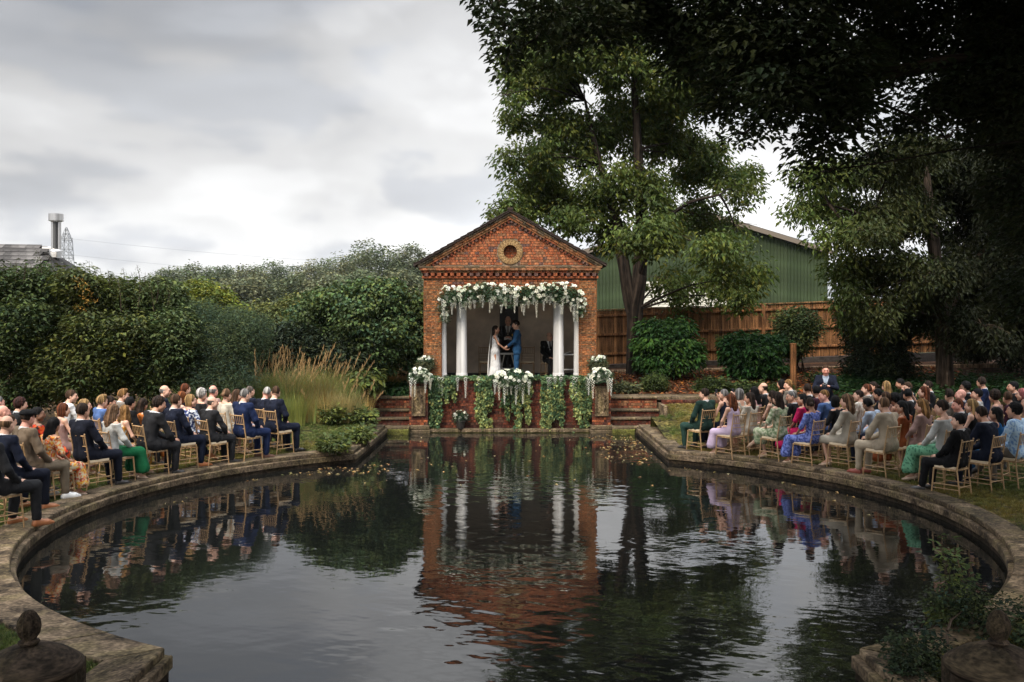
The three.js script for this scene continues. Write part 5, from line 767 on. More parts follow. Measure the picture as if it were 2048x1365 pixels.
const yawed = (J, hy, hp = 0, lean = 0) => { J.hy = hy; J.hp = hp; if (lean) for (const k of ['wai', 'che', 'nb', 'nt', 'head']) J[k] = [J[k][0], J[k][1] - lean * lean * .3 * (J[k][1] - .58), J[k][2] + lean * (J[k][1] - .58)]; if (lean) for (const s of [0, 1]) { J.sh[s][2] += lean * .47; J.el[s][2] += lean * .2; } return J; };
const TP = {};
{
  TP.m0 = template(yawed(SIT(), .0, .05), {});
  { const J = yawed(SIT(), .35, .1, -.04); J.el = [[.27, .79, .0], [-.27, .79, .0]]; J.wr = [[.16, .6, .22], [-.16, .6, .22]]; J.kn = [[.19, .525, .42], [-.17, .525, .43]]; J.an = [[.2, .1, .36], [-.18, .1, .44]]; TP.m1 = template(J, {}); }
  { const J = yawed(SIT(), -.4, .05, .1); J.el = [[.24, .77, .16], [-.24, .77, .16]]; J.wr = [[.04, .64, .34], [-.05, .63, .34]]; TP.m2 = template(J, {}); }
  { const J = yawed(SIT(), .2, .0, .0); J.kn = [[.1, .56, .42], [-.14, .525, .43]]; J.an = [[-.05, .22, .58], [-.14, .1, .38]]; J.wr = [[.09, .64, .27], [-.1, .62, .24]]; TP.m3 = template(J, {}); }
  { const J = yawed(SIT(), -.9, .05); TP.m4 = template(J, {}); }
  { const J = yawed(SIT(), .7, .12, .05); J.ht = .1; J.wr = [[.2, .62, .2], [.02, .62, .27]]; TP.m5 = template(J, {}); }
  { const J = yawed(SIT(), -.2, .22, .22); J.ht = -.08; J.el = [[.25, .73, .22], [-.25, .73, .22]]; J.wr = [[.05, .6, .42], [-.05, .6, .42]]; TP.m6 = template(J, {}); }
  { const J = yawed(SIT(), .15, -.02, -.1); J.ht = .12; J.an = [[.16, .1, .5], [-.1, .1, .46]]; TP.m7 = template(J, {}); }
  { const J = yawed(SIT(), .5, .1, .06); J.ht = .14; TP.w7 = template(J, { fem: 1, hem: .16, flare: 1, sleeve: .5 }); }
  { const J = yawed(SIT(), -.25, .05, -.05); J.ht = -.12; TP.w8 = template(J, { fem: 1, hem: .16, flare: 1, neck: .12 }); }
  TP.w0 = template(yawed(SIT(), .0, .05), { fem: 1, hem: .16, flare: 1, neck: .1 });
  { const J = yawed(SIT(), .3, .1); J.kn = [[.08, .53, .43], [-.07, .53, .43]]; J.an = [[.07, .12, .34], [-.06, .12, .38]]; TP.w1 = template(J, { fem: 1, hem: .43, sleeve: .9 }); }
  { const J = yawed(SIT(), -.35, .05); J.kn = [[.07, .56, .43], [-.08, .525, .43]]; J.an = [[-.06, .3, .6], [-.07, .11, .36]]; J.wr = [[.06, .63, .26], [-.1, .63, .27]]; TP.w2 = template(J, { fem: 1, hem: .3, sleeve: .5 }); }
  { const J = yawed(SIT(), .1, -.05); J.el[1] = [-.24, .93, .16]; J.wr[1] = [-.14, 1.17, .26]; J.hd[1] = [.15, .9, .2]; TP.w3 = template(J, { fem: 1, hem: .16, flare: 1, sleeve: 0 }); }
  { const J = yawed(SIT(), .25, .15); TP.w4 = template(J, { fem: 1, hem: .14, flare: 1, sleeve: .95, split: 1 }); }
  { const J = yawed(SIT(), 1.0, .0); J.el[0] = [.3, .86, -.02]; J.wr[0] = [.52, .95, .08]; J.hd[0] = [1, .02, .25]; TP.w5 = template(J, { fem: 1, hem: .2, sleeve: 0 }); }
  { const J = yawed(SIT(), -.8, .0); TP.w6 = template(J, { fem: 1, hem: .16, sleeve: .5, flare: 1 }); }
}
const SK = [[.52, .30, .21], [.46, .24, .155], [.33, .165, .10], [.20, .10, .06], [.56, .27, .20]].map(c => std([1, 1, 1], .6, { vertexColors: true, color: rgb(...c) }));
const HC = { black: [.008, .007, .007], darkbrown: [.034, .02, .013], brown: [.085, .045, .024], lightbrown: [.17, .095, .05], auburn: [.14, .042, .016], red: [.25, .08, .025], blonde: [.36, .22, .09], paleblond: [.5, .40, .26], grey: [.24, .225, .21], white: [.52, .49, .45], greybrown: [.13, .105, .085], straw: [.28, .145, .05], pink: [.5, .16, .15] };
const hm = {}; for (const k in HC) hm[k] = std(HC[k], .78, { map: T.streak });
const fabs = {}; const fab = c => fabs[c] || (fabs[c] = std(c.map ? c : c, .92, { map: T.plaster }));
const CLR = { navy: [.010, .0135, .028], darknavy: [.009, .011, .02], blue: [.03, .07, .2], royal: [.012, .022, .066], charcoal: [.02, .02, .022], black: [.009, .009, .010], green: [.018, .045, .036], beige: [.44, .36, .26], tan: [.17, .125, .085], khaki: [.19, .15, .105], lightblue: [.09, .16, .36], paleblue: [.42, .5, .62], white: [.75, .75, .75], cream: [.62, .57, .47], lilac: [.55, .43, .57], sage: [.38, .38, .27], greige: [.45, .40, .32], dusty: [.38, .24, .21], rust: [.33, .09, .03], magenta: [.62, .02, .12], pink: [.55, .33, .33], brightblue: [.02, .14, .36], palegrey: [.53, .53, .5], emerald: [.01, .12, .045], mint: [.12, .3, .18], orange: [.5, .16, .04], cobalt: [.06, .085, .3], taupe: [.2, .17, .14], plum: [.06, .02, .035], groom: [.02, .075, .17] };
for (const k in CLR) CLR[k].key = k; const cloth = k => fabs[k] || (fabs[k] = std(CLR[k], .9, { map: T.plaster, bumpMap: T.cloth || (T.cloth = tex(512, i => g3(nA[i] * .7 + nStreak[i] * .3), false, 3.2, 2.2)), bumpScale: .02 }));
const PAT = { // printed fabrics, vertex coloured
  floral: (x, y, z) => { const n = N3(x * 26, y * 26, z * 26), m = N3(x * 17 + 9, y * 17, z * 17); return n > .18 ? [.55, .13, .02] : n < -.3 ? [.42, .03, .02] : m > .2 ? [.6, .36, .06] : m < -.3 ? [.1, .09, .04] : [.5, .42, .28]; },
  bluewhite: (x, y, z) => N3(x * 26, y * 26, z * 26) > .1 ? [.6, .64, .7] : [.015, .03, .11], fire: (x, y, z) => N3(x * 22, y * 22, z * 22) > .05 ? [.5, .08, .015] : N3(x * 16, y * 16 + 4, z * 16) > 0 ? [.35, .015, .012] : [.03, .02, .02],
  sageprint: (x, y, z) => { const n = N3(x * 24, y * 24, z * 24); return n > .15 ? [.42, .42, .3] : n < -.2 ? [.12, .17, .09] : [.25, .28, .17]; }, cobaltprint: (x, y, z) => { const n = N3(x * 30, y * 30, z * 30); return n > .1 ? [.16, .2, .46] : n < -.25 ? [.03, .04, .13] : [.07, .1, .3]; },
  mintprint: (x, y, z) => N3(x * 34, y * 34, z * 34) > .2 ? [.03, .12, .07] : [.14, .33, .2], goldprint: (x, y, z) => { const n = N3(x * 24, y * 24, z * 24); return n > .1 ? [.6, .3, .05] : n < -.2 ? [.55, .5, .4] : [.3, .12, .04]; },
  skyprint: (x, y, z) => N3(x * 30, y * 30, z * 30) > .2 ? [.14, .26, .5] : [.4, .54, .66], stripe: (x, y, z) => Math.sin(x * 160 + z * 40) > .3 ? [.32, .26, .2] : [.5, .46, .4],
};
const patG = new Map(), patM = std([1, 1, 1], .85, { vertexColors: true });
const dress = (name, geo, key, p) => { if (PAT[key]) { const id = geo.uuid + key; if (!patG.has(id)) patG.set(id, paint(geo.clone(), PAT[key])); return mesh(name, patG.get(id), patM, p); } return mesh(name, geo, cloth(key), p); };
const headGroup = (p, J, name, geo, mat) => { const m = mesh(name, geo, mat, p); m.position.set(...J.head); m.rotation.set(J.hp, J.hy, J.ht || 0, 'YXZ'); return m; };
function person(G, o) { // o: label, pos, yaw, scale, skin, hair, hairColor, top, bottom, shoes...
  const J = G.J, t = thing('person', o.label, 'person', o.pos, o.yaw, o.group); t.scale.setScalar(o.scale || 1); if (o.tilt) { t.rotation.order = 'YXZ'; t.rotation.z = o.tilt[0]; t.rotation.x = o.tilt[1]; }
  mesh('body', G.body, SK[o.skin || 0], t);
  if (o.hair && o.hair !== 'none') headGroup(t, J, 'hair', HAIR[o.hair], hm[o.hairColor]);
  if (o.cap) headGroup(t, J, 'flat_cap', CAPG, cloth('black'));
  if (o.kind === 'm') {
    if (o.nojacket) dress('shirt', G.shirtOnly, o.top, t); else { dress('jacket', G.jacket, o.top, t); dress('shirt', G.shirt, o.shirt || 'white', t); if (o.tie) mesh('tie', G.tie, cloth(o.tie), t); }
    dress('trousers', G.trousers, o.bottom || o.top, t);
  } else { dress(G.skirt ? 'blouse' : 'dress', G.dress, o.top, t); if (G.skirt) dress('skirt', G.skirt, o.bottom || o.top, t); if (o.over && G.over) mesh('cardigan', G.over, cloth(o.over), t); }
  for (let s = 0; s < 2; s++) { const sh = mesh('shoe', o.kind === 'm' ? SHOE : HEEL, o.shoe ? shoeM[o.shoe] : o.kind === 'm' ? shoeM.black : shoeM.nude, t), a = J.an[s]; sh.position.set(a[0], a[1] - .095, a[2] + .01); if (o.kind !== 'm') sh.position.y = a[1] - .1; sh.rotation.y = s ? -.12 : .12; if (o.shoe === 'white') sh.scale.set(1.1, 1.15, 1.05); if (a[1] > .2) { sh.position.y = a[1] - .06; sh.rotation.x = .4; } }
  return t;
}
const shoeM = { black: std([.015, .013, .012], .4), tan: std([.30, .105, .035], .45), white: std([.75, .75, .73], .6), nude: std([.5, .36, .26], .5), brown: std([.09, .035, .018], .45), red: std([.2, .045, .03], .5) };
// ---------- the guests: [px, py of the head centre in the photo's pixels, depth or 0, template, hair, hair colour, top, bottom, skin, shoes, description, extras] ----------
const LEFT = [
  [10, 850, 12.8, 'm1', 'bald', 'lightbrown', 'navy', 'darknavy', 0, 'tan', 'thinning light brown haired man in navy suit, tan shoes', {}],
  [54, 836, 13.6, 'm1', 'crop', 'darkbrown', 'tan', 'khaki', 4, 'white', 'man in dark flat cap, tan jacket and white trainers', { cap: 1, fix: 1 }],
  [105, 852, 13.95, 'w0', 'long', 'black', 'floral', 'floral', 2, 'nude', 'long black haired woman in orange and cream floral dress', {}],
  [169, 823, 14.65, 'm0', 'short', 'darkbrown', 'darknavy', 'darknavy', 1, 'black', 'dark haired man in navy suit beside the floral dress', { tie: 'navy' }],
  [226, 824, 15.35, 'w4', 'wavy', 'lightbrown', 'palegrey', 'emerald', 0, 'nude', 'wavy haired woman in pale blouse and emerald skirt', {}],
  [311, 807, 16.1, 'm0', 'curly', 'darkbrown', 'charcoal', 'charcoal', 1, 'black', 'man with thick dark curls in charcoal suit, front row', {}],
  [356, 803, 16.7, 'm0', 'short', 'brown', 'navy', 'navy', 0, 'tan', 'short brown haired man in navy suit left of the charcoal suited bald man', {}],
  [425, 806, 17.2, 'm2', 'bald', 'greybrown', 'charcoal', 'charcoal', 0, 'black', 'bald man in charcoal suit with cropped sides, front row', {}],
  [488, 791, 17.75, 'm0', 'crop', 'grey', 'royal', 'royal', 0, 'brown', 'grey cropped haired man in bright navy suit, brown shoes', {}],
  [555, 785, 18.6, 'm0', 'crop', 'brown', 'navy', 'navy', 0, 'black', 'close cropped brown haired man ending the front row', {}],
  [-18, 862, 11.7, 'm1', 'short', 'brown', 'charcoal', 'charcoal', 0, 'tan', 'man at the left edge with only dark trousers and tan shoes in view', {}],
  [534, 786, 19.15, 'm0', 'crop', 'white', 'navy', 'navy', 4, 'black', 'nearly bald white haired man in navy suit', {}],
  [501, 784, 19.5, 'm3', 'crop', 'greybrown', 'navy', 'navy', 0, 'black', 'dark grey haired man with glasses in navy suit', {}],
  [454, 791, 18.3, 'w1', 'bun', 'lightbrown', 'cream', 'cream', 0, 'nude', 'woman with pinned up light brown hair in cream jacket', {}],
  [472, 791, 19.0, 'w0', 'long', 'brown', 'paleblue', 'paleblue', 0, 'nude', 'brown haired woman in pale top behind the cream jacket', {}],
  [426, 784, 18.9, 'm1', 'bald', 'grey', 'dusty', 'taupe', 4, 'black', 'balding grey man in muted pink jacket', {}],
  [403, 790, 18.6, 'w1', 'curly', 'white', 'charcoal', 'charcoal', 0, 'black', 'white curly haired woman in dark grey top', {}],
  [384, 802, 17.6, 'w2', 'bob', 'blonde', 'bluewhite', 'bluewhite', 0, 'nude', 'blonde bobbed woman in navy and white print dress', {}],
  [370, 780, 19.6, 'm3', 'short', 'auburn', 'darknavy', 'darknavy', 0, 'black', 'auburn short haired guest at the back of the left block', {}],
  [363, 795, 18.4, 'w0', 'bob', 'red', 'dusty', 'dusty', 0, 'nude', 'red haired woman behind the blonde bobbed woman', {}],
  [331, 783, 19.2, 'm2', 'bald', 'grey', 'navy', 'navy', 0, 'black', 'tall balding grey man in dark navy suit behind the dark curls', {}],
  [284, 809, 17.2, 'w0', 'long', 'darkbrown', 'orange', 'orange', 1, 'nude', 'straight dark haired woman in orange top', {}],
  [259, 808, 17.0, 'm1', 'short', 'black', 'black', 'black', 1, 'black', 'black haired man in black suit left of the orange top', {}],
  [246, 827, 16.0, 'w5', 'wavy', 'straw', 'goldprint', 'goldprint', 0, 'nude', 'woman reaching a bare arm along the next chair back', {}],
  [245, 791, 18.6, 'm0', 'quiff', 'straw', 'taupe', 'taupe', 0, 'black', 'sandy haired man at the back beside the straight dark hair', {}],
  [223, 805, 17.4, 'm0', 'short', 'darkbrown', 'goldprint', 'charcoal', 1, 'black', 'dark brown haired guest in gold printed shirt', { nojacket: 1 }],
  [205, 803, 17.3, 'm0', 'quiff', 'blonde', 'lightblue', 'lightblue', 0, 'black', 'blond man in light blue jacket', {}],
  [166, 812, 16.6, 'w0', 'long', 'blonde', 'cream', 'cream', 0, 'nude', 'long blonde haired woman behind the dark haired navy suit', {}],
  [143, 793, 18.2, 'm2', 'short', 'brown', 'white', 'charcoal', 0, 'black', 'young brown haired man in white shirt at the back left', { nojacket: 1 }],
  [126, 821, 15.9, 'w0', 'bob', 'auburn', 'dusty', 'dusty', 0, 'nude', 'auburn bobbed woman at the left block', {}],
  [77, 829, 15.2, 'w2', 'bun', 'black', 'fire', 'fire', 3, 'red', 'woman with black hair and white hair clip in red orange dress', {}],
  [38, 810, 16.4, 'm0', 'curly', 'plumb', 'charcoal', 'charcoal', 0, 'black', 'dark auburn haired guest far back at the left edge', {}],
  [20, 845, 14.2, 'm0', 'short', 'brown', 'taupe', 'taupe', 0, 'black', 'brown haired man half hidden behind the flat cap', {}],
  [9, 826, 15.0, 'm0', 'none', 'brown', 'darknavy', 'darknavy', 4, 'black', 'completely bald man at the left edge', {}],
  [-4, 806, 16.4, 'm1', 'crop', 'grey', 'charcoal', 'charcoal', 4, 'black', 'grey man cut off by the left edge of the frame', {}],
];
HC.plumb = [.05, .018, .014]; hm.plumb = std(HC.plumb, .78, { map: T.streak });
const RIGHT = [
  [1408, 789, 19.1, 'm1', 'short', 'darkbrown', 'green', 'green', 0, 'black', 'dark haired man in green suit ending the front row', {}],
  [1466, 800, 18.35, 'w0', 'wavy', 'auburn', 'lilac', 'lilac', 0, 'nude', 'auburn haired woman in long lilac dress', {}],
  [1556, 797, 17.75, 'w2', 'long', 'darkbrown', 'sageprint', 'sageprint', 0, 'nude', 'dark haired woman in sage print dress with crossed legs', {}],
  [1622, 808, 17.15, 'w6', 'bun', 'darkbrown', 'cobaltprint', 'cobaltprint', 2, 'nude', 'tanned woman with hair up in ruffled cobalt blue dress', {}],
  [1694, 803, 16.75, 'w1', 'wavy', 'lightbrown', 'greige', 'greige', 0, 'nude', 'light brown wavy haired woman in beige knee length dress', {}],
  [1763, 810, 15.9, 'm2', 'short', 'lightbrown', 'beige', 'beige', 0, 'red', 'bearded light brown haired man in beige suit', {}],
  [1883, 816, 15.2, 'w4', 'short', 'darkbrown', 'palegrey', 'mintprint', 0, 'nude', 'short haired guest in pale grey top and mint print trousers', {}],
  [1920, 843, 14.3, 'm1', 'short', 'black', 'black', 'black', 0, 'black', 'black haired man in black suit nearest the pond at the right', {}],
  [1959, 828, 14.85, 'm0', 'short', 'darkbrown', 'navy', 'navy', 1, 'black', 'dark haired man in navy suit with white collar near the right edge', {}],
  [2028, 822, 15.0, 'm0', 'curly', 'black', 'skyprint', 'taupe', 1, 'black', 'curly black haired guest in pale blue print shirt at the right edge', { nojacket: 1 }],
  [1449, 790, 19.2, 'w3', 'crop', 'grey', 'navy', 'navy', 0, 'black', 'grey cropped haired woman in navy holding up a phone', { phone: 1 }],
  [1480, 789, 19.0, 'w3', 'bob', 'grey', 'cream', 'cream', 0, 'nude', 'grey bobbed woman in cream raising her phone', { phone: 1 }],
  [1498, 797, 18.7, 'w1', 'long', 'darkbrown', 'cream', 'cream', 1, 'nude', 'long dark haired woman in cream satin top', {}],
  [1508, 785, 19.7, 'w0', 'long', 'black', 'pink', 'pink', 1, 'nude', 'black haired woman in pink top', {}],
  [1529, 777, 20.4, 'm0', 'bald', 'darkbrown', 'charcoal', 'charcoal', 0, 'black', 'balding dark man in charcoal suit with white collar, right block', {}],
  [1546, 793, 18.9, 'w0', 'long', 'darkbrown', 'sage', 'sage', 0, 'nude', 'dark brown haired woman in plain sage dress', {}],
  [1564, 771, 21.4, 'w0', 'bob', 'black', 'charcoal', 'charcoal', 1, 'nude', 'black bobbed woman at the back near the single post', {}],
  [1577, 771, 21.2, 'm0', 'curly', 'straw', 'taupe', 'taupe', 0, 'black', 'ginger curly haired guest beside the single post', {}],
  [1586, 794, 18.6, 'm0', 'crop', 'grey', 'charcoal', 'charcoal', 1, 'black', 'grey haired man in dark suit behind the sage print dress', {}],
  [1603, 800, 18.3, 'w0', 'long', 'black', 'magenta', 'magenta', 1, 'nude', 'black haired woman with bright magenta top', {}],
  [1616, 779, 20.2, 'm4', 'short', 'darkbrown', 'black', 'black', 0, 'black', 'brown haired man below the photographer, in black', {}],
  [1632, 784, 19.4, 'm4', 'short', 'black', 'plum', 'plum', 1, 'black', 'black haired man in plum jacket left of the light blue suit', {}],
  [1652, 792, 18.3, 'm0', 'crop', 'straw', 'lightblue', 'lightblue', 4, 'brown', 'short fair haired man in light blue suit', {}],
  [1674, 803, 18.0, 'w6', 'bob', 'black', 'charcoal', 'charcoal', 1, 'nude', 'dark haired woman right of the light blue suit', {}],
  [1717, 792, 18.9, 'm0', 'crop', 'darkbrown', 'stripe', 'taupe', 0, 'black', 'short haired man in striped light shirt', { nojacket: 1 }],
  [1735, 780, 20.1, 'm0', 'short', 'auburn', 'taupe', 'taupe', 0, 'black', 'reddish brown haired man behind the striped shirt', {}],
  [1740, 808, 17.4, 'm0', 'short', 'black', 'paleblue', 'navy', 3, 'black', 'black haired man in very pale blue shirt', { nojacket: 1 }],
  [1770, 796, 18.3, 'w0', 'bob', 'brown', 'pink', 'pink', 0, 'nude', 'brown bobbed woman behind the beige suit', {}],
  [1775, 773, 20.8, 'w6', 'long', 'blonde', 'black', 'black', 0, 'nude', 'long blonde haired woman turned left in black', {}],
  [1760, 788, 19.5, 'm0', 'short', 'black', 'charcoal', 'charcoal', 1, 'black', 'black haired man in front of the long blonde hair', {}],
  [1745, 774, 20.9, 'w0', 'bun', 'darkbrown', 'plum', 'plum', 1, 'nude', 'woman with dark bun at the back, right block', {}],
  [1802, 767, 21.6, 'm0', 'short', 'black', 'black', 'black', 1, 'black', 'black haired man in the last row under the tree', {}],
  [1817, 776, 20.4, 'm0', 'short', 'brown', 'navy', 'navy', 0, 'black', 'brown haired man in navy, last but one row', {}],
  [1818, 790, 18.9, 'm4', 'short', 'black', 'charcoal', 'charcoal', 1, 'black', 'black haired man turned left in dark suit with white collar', { tie: 'black' }],
  [1793, 799, 18.2, 'w0', 'curly', 'black', 'pink', 'pink', 2, 'nude', 'black curly haired woman in pale pink dress', {}],
  [1806, 815, 16.6, 'w0', 'long', 'black', 'rust', 'rust', 2, 'nude', 'long black haired woman in rust orange dress', {}],
  [1844, 813, 16.3, 'w1', 'wavy', 'straw', 'dusty', 'dusty', 0, 'nude', 'long strawberry blonde woman in dusty pink dress', {}],
  [1850, 785, 19.2, 'w3', 'long', 'auburn', 'black', 'black', 0, 'nude', 'auburn long haired woman in black raising a phone', { phone: 1 }],
  [1857, 773, 20.9, 'm0', 'short', 'darkbrown', 'charcoal', 'charcoal', 0, 'black', 'dark brown haired man at the back right of the auburn hair', {}],
  [1902, 792, 18.3, 'm4', 'quiff', 'darkbrown', 'taupe', 'taupe', 0, 'black', 'man with swept back brown hair looking left', {}],
  [1921, 790, 18.9, 'm0', 'none', 'brown', 'royal', 'royal', 4, 'black', 'bald pink headed man in blue jacket', {}],
  [1929, 775, 20.6, 'm0', 'curly', 'black', 'black', 'black', 3, 'black', 'guest with full black curls in the back row', {}],
  [1966, 766, 20.9, 'm4', 'short', 'darkbrown', 'royal', 'royal', 1, 'black', 'tall man in vivid blue suit looking left', {}],
  [1913, 811, 16.9, 'm0', 'short', 'auburn', 'charcoal', 'charcoal', 4, 'black', 'auburn haired man between the mint trousers and the blonde', {}],
  [1941, 813, 16.3, 'w0', 'long', 'blonde', 'black', 'black', 0, 'nude', 'blonde woman in black behind the navy suit', {}],
  [1953, 790, 18.6, 'm0', 'short', 'black', 'palegrey', 'charcoal', 1, 'black', 'black haired man with grey shirt', { nojacket: 1 }],
  [1988, 793, 17.9, 'w6', 'curly', 'darkbrown', 'dusty', 'dusty', 1, 'nude', 'brown curly haired woman looking left', {}],
  [2018, 796, 18.0, 'm4', 'short', 'brown', 'plum', 'plum', 0, 'black', 'brown haired man looking left at the right edge', {}],
  [2024, 775, 20.2, 'm0', 'short', 'black', 'black', 'black', 1, 'black', 'black haired man at the back right corner', {}],
  [2042, 789, 18.9, 'w0', 'bob', 'pink', 'dusty', 'dusty', 0, 'nude', 'pink haired guest cut off by the right edge', {}],
  [1994, 829, 15.6, 'w0', 'long', 'black', 'brightblue', 'brightblue', 2, 'nude', 'long black haired woman in bright blue dress', {}],
  [2056, 806, 16.4, 'm0', 'short', 'brown', 'goldprint', 'taupe', 0, 'black', 'brown haired guest in gold print at the right edge', { nojacket: 1 }],
];
{
  const R = rng32(2024), side = (list, s) => list.forEach(q => {
    const [px, py, Z, tp, hair, hc, top, bottom, skin, shoe, label, ex] = q, x = (px - 1024) / F * Z, y = hgt(x, Z), hy = EYE - (py - HZ) / F * Z, sc = Math.max(.93, Math.min(1.08, (hy - y) / 1.25));
    const tx = s * -1.2, tz = 27, yaw = Math.atan2(tx - x, -(tz - Z)) + (R() - .5) * .16;
    const alt = { m0: ['m0', 'm5', 'm7', 'm6', 'm0', 'm3'], w0: ['w0', 'w7', 'w8'], m1: ['m1', 'm7', 'm1'] }[tp], G = TP[alt && !ex.fix ? alt[Math.floor(R() * alt.length)] : tp], J = G.J, hx = Math.sin(yaw) * J.head[2], hz = Math.cos(yaw) * J.head[2], yy = y + (sc - 1) * -.0;
    person(G, { label: label + (s < 0 ? ', left bank' : ', right bank'), pos: [x - hx, yy, -Z - hz], yaw, scale: sc, skin, hair, hairColor: hc, top, bottom, shoe, kind: tp[0], tilt: [(R() - .5) * .09, (R() - .5) * .05], ...ex });
    chair(x - hx + Math.sin(yaw) * .075, yy + (sc - 1) * .47, -Z - hz + Math.cos(yaw) * .075, yaw, 'gold spindle back chair under the ' + label.split(' ').slice(0, 10).join(' ').replace(/,$/, ''), 'gold spindle back chairs round the pond');
    if (ex.phone) { const p = V(J.wr[1][0] + .03, J.wr[1][1] + .1, J.wr[1][2] + .05).multiplyScalar(sc).applyAxisAngle(V(0, 1, 0), yaw).add(V(x - hx, yy, -Z - hz)); const ph = thing('phone', 'black phone held up by the ' + label.split(' ').slice(0, 4).join(' '), 'phone', [p.x, p.y, p.z], yaw); mesh('case', chamfer(.075, .15, .012, .004), M.black, ph); mesh('screen', box(.066, .135, .002, 0, 0, -.0075), std([.03, .035, .045], .15), ph); }
  });
  side(LEFT, -1); side(RIGHT, 1);
}
// ---------- couple, officiant, registrar, photographer ----------
{
  const floor = FL - .123;
  // bride, facing right towards the groom
  { const J = STAND(); J.hp = .02; J.el = [[.2, 1.16, .12], [-.2, 1.16, .12]]; J.wr = [[.1, 1.0, .33], [-.1, 1.0, .33]]; J.hd = [[-.15, -.2, .9], [.15, -.2, .9]]; J.palm = [0, 1, 0]; const G = template(J, { fem: 1, hem: .0, flare: 1, neck: .14 }), Z = 25.75, x = at(990, 0, Z).x;
    const b = person(G, { label: 'bride in white gown and long veil holding hands with the groom', pos: [x, floor, -Z], yaw: Math.PI / 2, scale: .9, skin: 1, hair: 'long', hairColor: 'darkbrown', top: 'white', kind: 'w', shoe: 'white' });
    const vp = [], vi = [], nu = 14, nv = 10; for (let j = 0; j <= nv; j++) for (let i = 0; i <= nu; i++) { const u = (i / nu - .5), v = j / nv, w = lerp(.09, .2, v); vp.push(u * 2 * w, 1.72 - v * 1.58, -.10 - .09 * Math.sin(v * 1.9) * (1 - 1.2 * u * u) - .05 * v + .015 * Math.sin(i * 2.4) * v); } for (let j = 0; j < nv; j++) for (let i = 0; i < nu; i++) { const a = j * (nu + 1) + i, c = a + nu + 1; vi.push(a, c, a + 1, a + 1, c, c + 1); } const vg = new THREE.BufferGeometry(); vg.setAttribute('position', new THREE.Float32BufferAttribute(vp, 3)); vg.setIndex(vi); vg.computeVertexNormals();
    mesh('veil', vg, leafMat([.88, .88, .87], .15, { roughness: .95 }), b); }
  { const J = STAND(); J.hp = .14; J.el = [[.23, 1.14, .08], [-.23, 1.14, .08]]; J.wr = [[.1, 1.0, .27], [-.1, 1.0, .27]]; J.hd = [[-.15, -.25, .9], [.15, -.25, .9]]; J.palm = [0, -1, 0]; const G = template(J, {}), Z = 25.75, x = at(1034, 0, Z).x;
    const g = person(G, { label: 'groom with dark hair in bright blue suit facing the bride', pos: [x, floor, -Z], yaw: -Math.PI / 2, scale: .985, skin: 0, hair: 'quiff', hairColor: 'darkbrown', top: 'groom', kind: 'm', shoe: 'brown', tie: 'navy' });
    mesh('buttonhole', merge([0, 1, 2, 3, 4].map(k => new THREE.IcosahedronGeometry(.018, 0).translate(.09 + .02 * Math.cos(k * 1.3), 1.33 + .022 * Math.sin(k * 1.3), .135))), LM.autumn, g); }
  { const J = STAND(); J.hp = .35; J.el = [[.24, 1.15, .06], [-.24, 1.15, .06]]; J.wr = [[.09, 1.12, .25], [-.09, 1.12, .25]]; J.hd = [[-.5, .1, .8], [.5, .1, .8]]; J.palm = [0, 1, 0]; const G = template(J, {}), Z = 27.1, x = at(1016, 0, Z).x;
    person(G, { label: 'officiant in dark suit and tie reading between bride and groom', pos: [x, floor, -Z], yaw: 0, scale: 1.06, skin: 0, hair: 'bald', hairColor: 'grey', top: 'charcoal', kind: 'm', tie: 'taupe' });
    const bk = thing('order_book', 'small open dark book in the hands of the officiant', 'book', [x, floor + 1.2, -Z + .36]); for (const s of [-1, 1]) { const c = mesh('cover', box(.12, .008, .17, s * .06, 0, 0), M.door, bk); c.rotation.z = -s * .2; const pg = mesh('page', box(.11, .006, .16, s * .056, .008, 0), M.white, bk); pg.rotation.z = -s * .2; bk.rotation.x = .5; } }
  { const G = TP.m3, Z = 26.6, x = at(1099, 0, Z).x; person(G, { label: 'seated registrar in dark suit half hidden by the right column', pos: [x, floor, -Z], yaw: .35, scale: 1, skin: 0, hair: 'bald', hairColor: 'grey', top: 'black', kind: 'm', tie: 'black' }); chair(x, floor, -Z, .35, 'gold spindle back chair under the registrar inside the temple', 'chairs inside the temple'); }
  chair(at(972, 0, 27).x, floor, -27.0, .15, 'empty gold chair inside the temple behind the bride', 'chairs inside the temple');
  chair(at(1055, 0, 27).x, floor, -27.0, -.1, 'empty gold chair inside the temple behind the groom', 'chairs inside the temple');
  const table = (label, px, Z, w) => { const x = at(px, 0, Z).x, t = thing('trestle_table', label, 'table', [x, floor, -Z]); mesh('tabletop', chamfer(w, .04, .5, .01).translate(0, .74, 0), M.white, t); for (const s of [-1, 1]) { mesh('leg', bar(V(s * (w / 2 - .05), 0, -.2), V(s * (w / 2 - .2), .72, .2), .018), M.white, t); mesh('leg', bar(V(s * (w / 2 - .2), 0, .2), V(s * (w / 2 - .05), .72, -.2), .018), M.white, t); } mesh('shelf', box(w - .2, .03, .1, 0, .3, 0), M.white, t); return [x, Z]; };
  table('small white trestle table between bride and groom', 1016, 26.55, .62);
  const [tx, tz] = table('white trestle table beside the seated registrar', 1139, 26.0, .7);
  { const p = thing('paper_stack', 'papers and a dark folder on the registrar table', 'papers', [tx, floor + .762, -tz]); mesh('folder', box(.24, .012, .3, .02, .008, 0), M.black, p); const s = mesh('sheet', box(.21, .004, .29, -.06, .05, 0), M.white, p); s.rotation.z = .35; }
